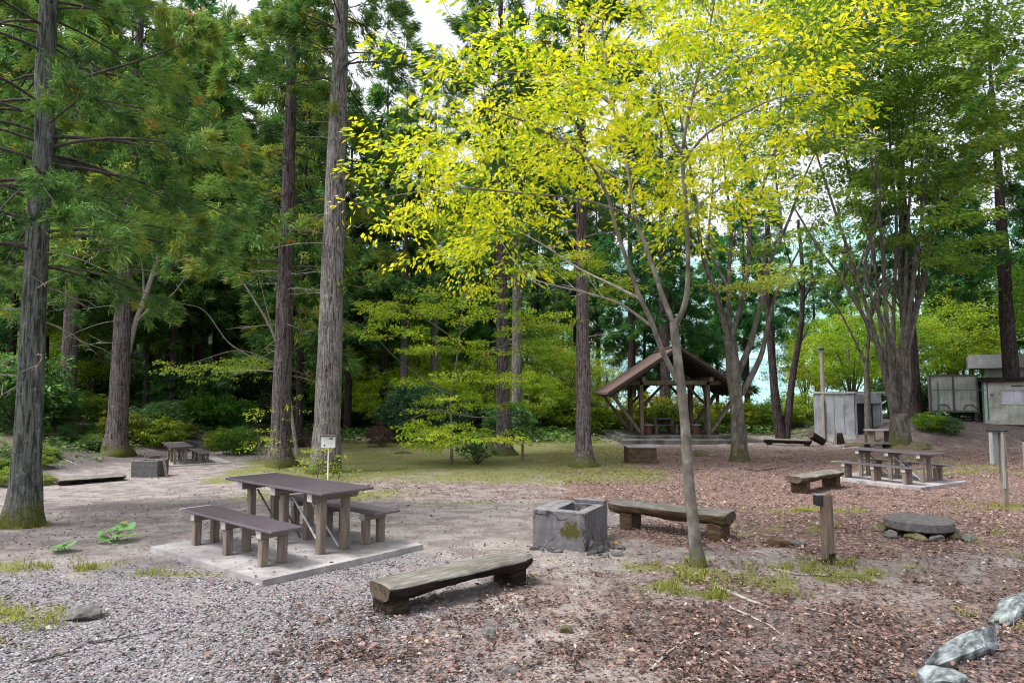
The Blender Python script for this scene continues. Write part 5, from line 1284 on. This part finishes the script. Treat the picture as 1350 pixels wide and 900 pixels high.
# ------------------------------------------------------------------ shed, container, kiosk, pole
def shed():
    c = base(1128, 573, 32.0); g = c.z
    t = thing('shed', 'pale metal shed with a dark open doorway on its right side', 'shed', tuple(c), 0)
    rz = math.radians(-26); H = 2.12
    u = Vector((-math.cos(rz), -math.sin(rz), 0)); u = Vector((-.90, .43, 0)).normalized(); v = Vector((.93, .37, 0)).normalized()
    L1, L2 = 1.75, 1.75
    A = Vector((0, 0, 0)); B = u * L1; D_ = v * L2; E = B + D_
    MB().poly([tuple((A - u * .05 - v * .05)[:2]), tuple((B + u * .05 - v * .05)[:2]), tuple((E + u * .05 + v * .05)[:2]), tuple((D_ + v * .05 - u * .05)[:2])][::-1], -.2, .14).build('foundation', MAT['shed_base'], t)
    n = 4
    for k in range(n):
        p = A + u * (L1 * k / n + .012); q = A + u * (L1 * (k + 1) / n - .012)
        MB().beam(p + Vector((0, 0, 1.12)), q + Vector((0, 0, 1.12)), .06, 1.95).build('wall_panel', MAT['shed_wall'], t)
    MB().beam(A + u * .02 + Vector((0, 0, 1.1)) - v * -.03, B + Vector((0, 0, 1.1)) + v * .03, .04, 1.9).build('wall_lining', MAT['shed_base'], t)
    MB().beam(A + v * .03 + Vector((0, 0, 1.86)), D_ + Vector((0, 0, 1.86)), .06, .46).build('lintel', MAT['shed_wall'], t)
    for a, b2 in ((.0, .05), (.47, .55), (.95, 1.0)):
        MB().beam(A + v * (L2 * a + .03) + Vector((0, 0, .88)), A + v * (L2 * b2 + .03) + Vector((0, 0, .88)), .06, 1.48).build('door_jamb', MAT['shed_base'], t)
    MB().beam(D_ + Vector((0, 0, 1.1)), E + Vector((0, 0, 1.1)), .06, 1.95).build('wall_panel', MAT['shed_wall'], t)
    MB().beam(B + Vector((0, 0, 1.1)), E + Vector((0, 0, 1.1)), .06, 1.95).build('wall_panel', MAT['shed_wall'], t)
    MB().beam(A + v * .1 + u * .35 + Vector((0, 0, .9)), A + v * (L2 - .05) + u * .35 + Vector((0, 0, .9)), .04, 1.5).build('doorway_shade_sheet', MAT['shed_dark'], t)  # dark sheet painting the shade inside the open doorway
    MB().poly([tuple((A - u * .12 - v * .12)[:2]), tuple((B + u * .1 - v * .1)[:2]), tuple((E + u * .1 + v * .1)[:2]), tuple((D_ + v * .12 - u * .12)[:2])][::-1], 2.10, 2.2).build('roof', MAT['shed_base'], t)
    b = base(1087, 575, 32.6)
    q = thing('utility_pole', 'thin grey pole standing in front of the pale shed', 'pole', tuple(b))
    MB().cyl((0, 0, -.2), (0, 0, 4.45), .115, .095, n=14).build('pole', MAT['pole'], q)
    MB().cyl((0, 0, 4.45), (0, 0, 4.53), .14, n=12).build('cap', MAT['black'], q)
    MB().box((.0, -.12, 1.0), (.035, .035, 2.0)).build('conduit', MAT['dark_rod'], q)
    b = base(1160, 577, 29.8)
    q = thing('picnic_table', 'small grey plank table in front of the shed doorway', 'table', tuple(b), .1)
    MB().box((0, 0, .66), (1.15, .6, .06), bev=.01).build('tabletop', MAT['pad'], q)
    for x in (-.4, .4): MB().box((x, 0, .31), (.1, .45, .63), bev=.01).build('leg', MAT['table_wood'], q)
    b = base(1155, 579, 28.9)
    q = thing('log_bench', 'low dark plank bench below the small table by the shed', 'bench', tuple(b), .05)
    MB().box((0, 0, .2), (1.1, .3, .07), bev=.01).build('seat', MAT['log_top'], q)
    for x in (-.4, .4): MB().box((x, 0, .08), (.12, .25, .17)).build('leg', MAT['log_dark'], q)
    b = base(1107, 576, 31.2)
    q = thing('stump', 'black charred stump leaning before the pale shed wall', 'stump', tuple(b))
    T = Tubes(); T.add([(-.06, 0, -.05), (-.05, 0, .1), (0, 0, .45), (.0, 0, .5)], [.3, .24, .12, .1], 10, 0, .2); link('bark', T.mesh('bark', [MAT['log_dark']]), q)
    b = base(1101, 576, 31.0)
    q = thing('wooden_stake', 'short grey stake beside the black stump at the shed', 'stake', tuple(b)); MB().box((0, 0, .32), (.11, .09, .72), bev=.01).build('post', MAT['pole'], q)
shed()

def container():
    b = base(1228, 556, 34.0); g = b.z
    t = thing('storage_container', 'grey raised storage box with two panels left of the kiosk', 'container', (b.x, b.y, g), math.radians(-29))
    W = 2.0; H0, H1 = .5, 2.3
    MB().box((W / 2, .9, (H0 + H1) / 2), (W, 1.7, H1 - H0)).build('body', MAT['container'], t)
    for x0, x1 in ((.06, W * .48), (W * .52, W - .06)):
        MB().box(((x0 + x1) / 2, .03, (H0 + H1) / 2), (x1 - x0, .04, H1 - H0 - .12), bev=.01).build('door_panel', MAT['container'], t)
    for x in (.0, W / 2, W): MB().box((x, .0, (H0 + H1) / 2), (.06, .07, H1 - H0 + .06)).build('frame_post', MAT['dark_rod'], t)
    for z in (H0, H1): MB().box((W / 2, .002, z), (W + .05, .074, .07)).build('frame_rail', MAT['dark_rod'], t)
    for x in (.55, 1.65):
        T = Tubes(); T.add([(x + .27 * math.cos(a), -.05, H0 + .06 + .3 * math.sin(a)) for a in np.linspace(.2, 2.94, 12)], [.025] * 12, 6); link('arch_rail', T.mesh('arch_rail', [MAT['dark_rod']]), t)
    for x in (.1, W - .1):
        for y in (.15, 1.6): MB().box((x, y, H0 / 2 - .1), (.14, .14, H0 + .15)).build('leg', MAT['black'], t)
    f = thing('pipe_railing', 'teal pipe railing in front of the grey storage box', 'railing', (b.x - .25, b.y - .42, gz(b.x, b.y - .5)), math.radians(-29))
    for x, h in ((.33, 1.95), (W + .15, 2.1), (W + .35, 2.2)): MB().cyl((x, 0, -.2), (x, 0, h), .035, n=8).build('post', MAT['teal_pipe'], f)
    MB().cyl((.1, 0, 1.55), (W + .3, 0, 1.55), .02, n=8).build('rail', MAT['teal_pipe'], f)
container()

def kiosk():
    b = base(1298, 560, 32.5); g = b.z; b.x += .05
    t = thing('kiosk', 'white walled kiosk with flat black roof and a sliding window at right', 'kiosk', (b.x, b.y, g), math.radians(-31))
    W, D, H = 4.2, 3.0, 1.95; wx0, wx1, wz0, wz1 = .68, 2.5, .95, 1.60
    MB().box((wx0 / 2, .1, H / 2), (wx0, .2, H)).build('wall', MAT['kiosk_wall'], t)
    MB().box(((wx0 + wx1) / 2, .1, wz0 / 2), (wx1 - wx0, .2, wz0)).build('wall', MAT['kiosk_wall'], t)
    MB().box(((wx0 + wx1) / 2, .1, (wz1 + H) / 2), (wx1 - wx0, .2, H - wz1)).build('wall', MAT['kiosk_wall'], t)
    MB().box(((wx1 + W) / 2, .1, H / 2), (W - wx1, .2, H)).build('wall', MAT['kiosk_wall'], t)
    MB().box((.1, .2 + (D - .2) / 2, H / 2), (.2, D - .2, H)).build('wall', MAT['kiosk_wall'], t)
    MB().box((W / 2, D, H / 2), (W, .2, H)).build('wall', MAT['kiosk_wall'], t)
    MB().box((W / 2 - .05, D / 2 - .1, H + .11), (W + .3, D + .5, .22), bev=.02).build('roof', MAT['kiosk_roof'], t)
    w = MB(); w.box(((wx0 + wx1) / 2, .05, wz0 + .02), (wx1 - wx0, .12, .045)); w.box(((wx0 + wx1) / 2, .05, wz1 - .02), (wx1 - wx0, .12, .045))
    for x in (wx0 + .02, (wx0 + wx1) / 2, wx1 - .02): w.box((x, .05, (wz0 + wz1) / 2), (.045, .10, wz1 - wz0 - .095))
    wi = w.build('window', MAT['steel_rod'], t)
    MB().box(((wx0 + wx1) / 2, .09, (wz0 + wz1) / 2), (wx1 - wx0 - .05, .012, wz1 - wz0 - .06)).build('pane', MAT['window_glass'], wi)
    MB().box(((wx0 + wx1) / 2, -.03, wz0 - .03), (wx1 - wx0 + .08, .10, .04)).build('sill', MAT['white_paint'], wi)
    MB().box((1.32, -.015, 1.76), (.46, .05, .06)).build('vent', MAT['black'], t)
    m = MB(); m.box((.32, -.02, 1.36), (.16, .04, .035)); m.box((.32, -.02, 1.30), (.035, .05, .12)); m.build('tap', MAT['dark_rod'], t)
    MB().box((W / 2, D / 2, .02), (W + .06, D + .1, .2)).build('foundation', MAT['shed_base'], t)
    x = (1287 - 675) / F * 41; gg = gz(x, 41)
    q = thing('outbuilding', 'grey flat roofed outbuilding peeping over the kiosk', 'building', (x, 41, gg), math.radians(-31)); z0 = P(1287, 497, 41).z - gg; zt = P(1287, 468, 41).z - gg
    MB().box((1.6, 1.5, (zt - .6) / 2), (2.4, 2.6, zt - .6)).build('wall', MAT['container'], q)
    MB().box((1.35, 1.2, zt - .42), (3.4, 3.6, .8)).build('roof', MAT['grey_roof'], q)
kiosk()

# ------------------------------------------------------------------ light, sky, camera
SUN_EL, SUN_AZ = math.radians(60), math.radians(108)      # azimuth from +Y towards -X
w = bpy.data.worlds.new('World'); SC.world = w; w.use_nodes = True; nt = w.node_tree; nt.nodes.clear()
sky = nt.nodes.new('ShaderNodeTexSky'); sky.sky_type = 'NISHITA'; sky.sun_disc = False; sky.sun_elevation = SUN_EL; sky.sun_rotation = -SUN_AZ
sky.air_density = 1.0; sky.dust_density = 4.0; sky.ozone_density = 1.0
hs = nt.nodes.new('ShaderNodeHueSaturation'); hs.inputs['Saturation'].default_value = .22; hs.inputs['Value'].default_value = 2.3
bg = nt.nodes.new('ShaderNodeBackground'); bg.inputs['Strength'].default_value = .15; wo = nt.nodes.new('ShaderNodeOutputWorld')
nt.links.new(sky.outputs[0], hs.inputs['Color']); nt.links.new(hs.outputs[0], bg.inputs['Color']); nt.links.new(bg.outputs[0], wo.inputs['Surface'])
sl = bpy.data.lights.new('sun', 'SUN'); sl.energy = 3.9; sl.angle = math.radians(12); sl.color = (1, .96, .9)
so = bpy.data.objects.new('sun', sl); C.objects.link(so)
sd = Vector((-math.sin(SUN_AZ) * math.cos(SUN_EL), math.cos(SUN_AZ) * math.cos(SUN_EL), math.sin(SUN_EL)))
so.rotation_euler = sd.to_track_quat('Z', 'Y').to_euler(); so.location = (0, 10, 30)

cam = bpy.data.cameras.new('camera'); co = bpy.data.objects.new('camera', cam); C.objects.link(co); SC.camera = co
cam.sensor_width = 36; cam.lens = F / 1350 * 36; cam.clip_end = 2000; cam.clip_start = .05
co.location = (0, 0, EYE); co.rotation_euler = (math.pi / 2 + PITCH, 0, 0)
SC.view_settings.view_transform = 'Standard'; SC.view_settings.look = 'None'; SC.view_settings.exposure = 0
SC.cycles.use_denoising = True
SC.cycles.max_bounces = 8; SC.cycles.diffuse_bounces = 4; SC.cycles.transmission_bounces = 4; SC.cycles.glossy_bounces = 2
SC.cycles.use_adaptive_sampling = True
SC.cycles.filter_width = 1.05
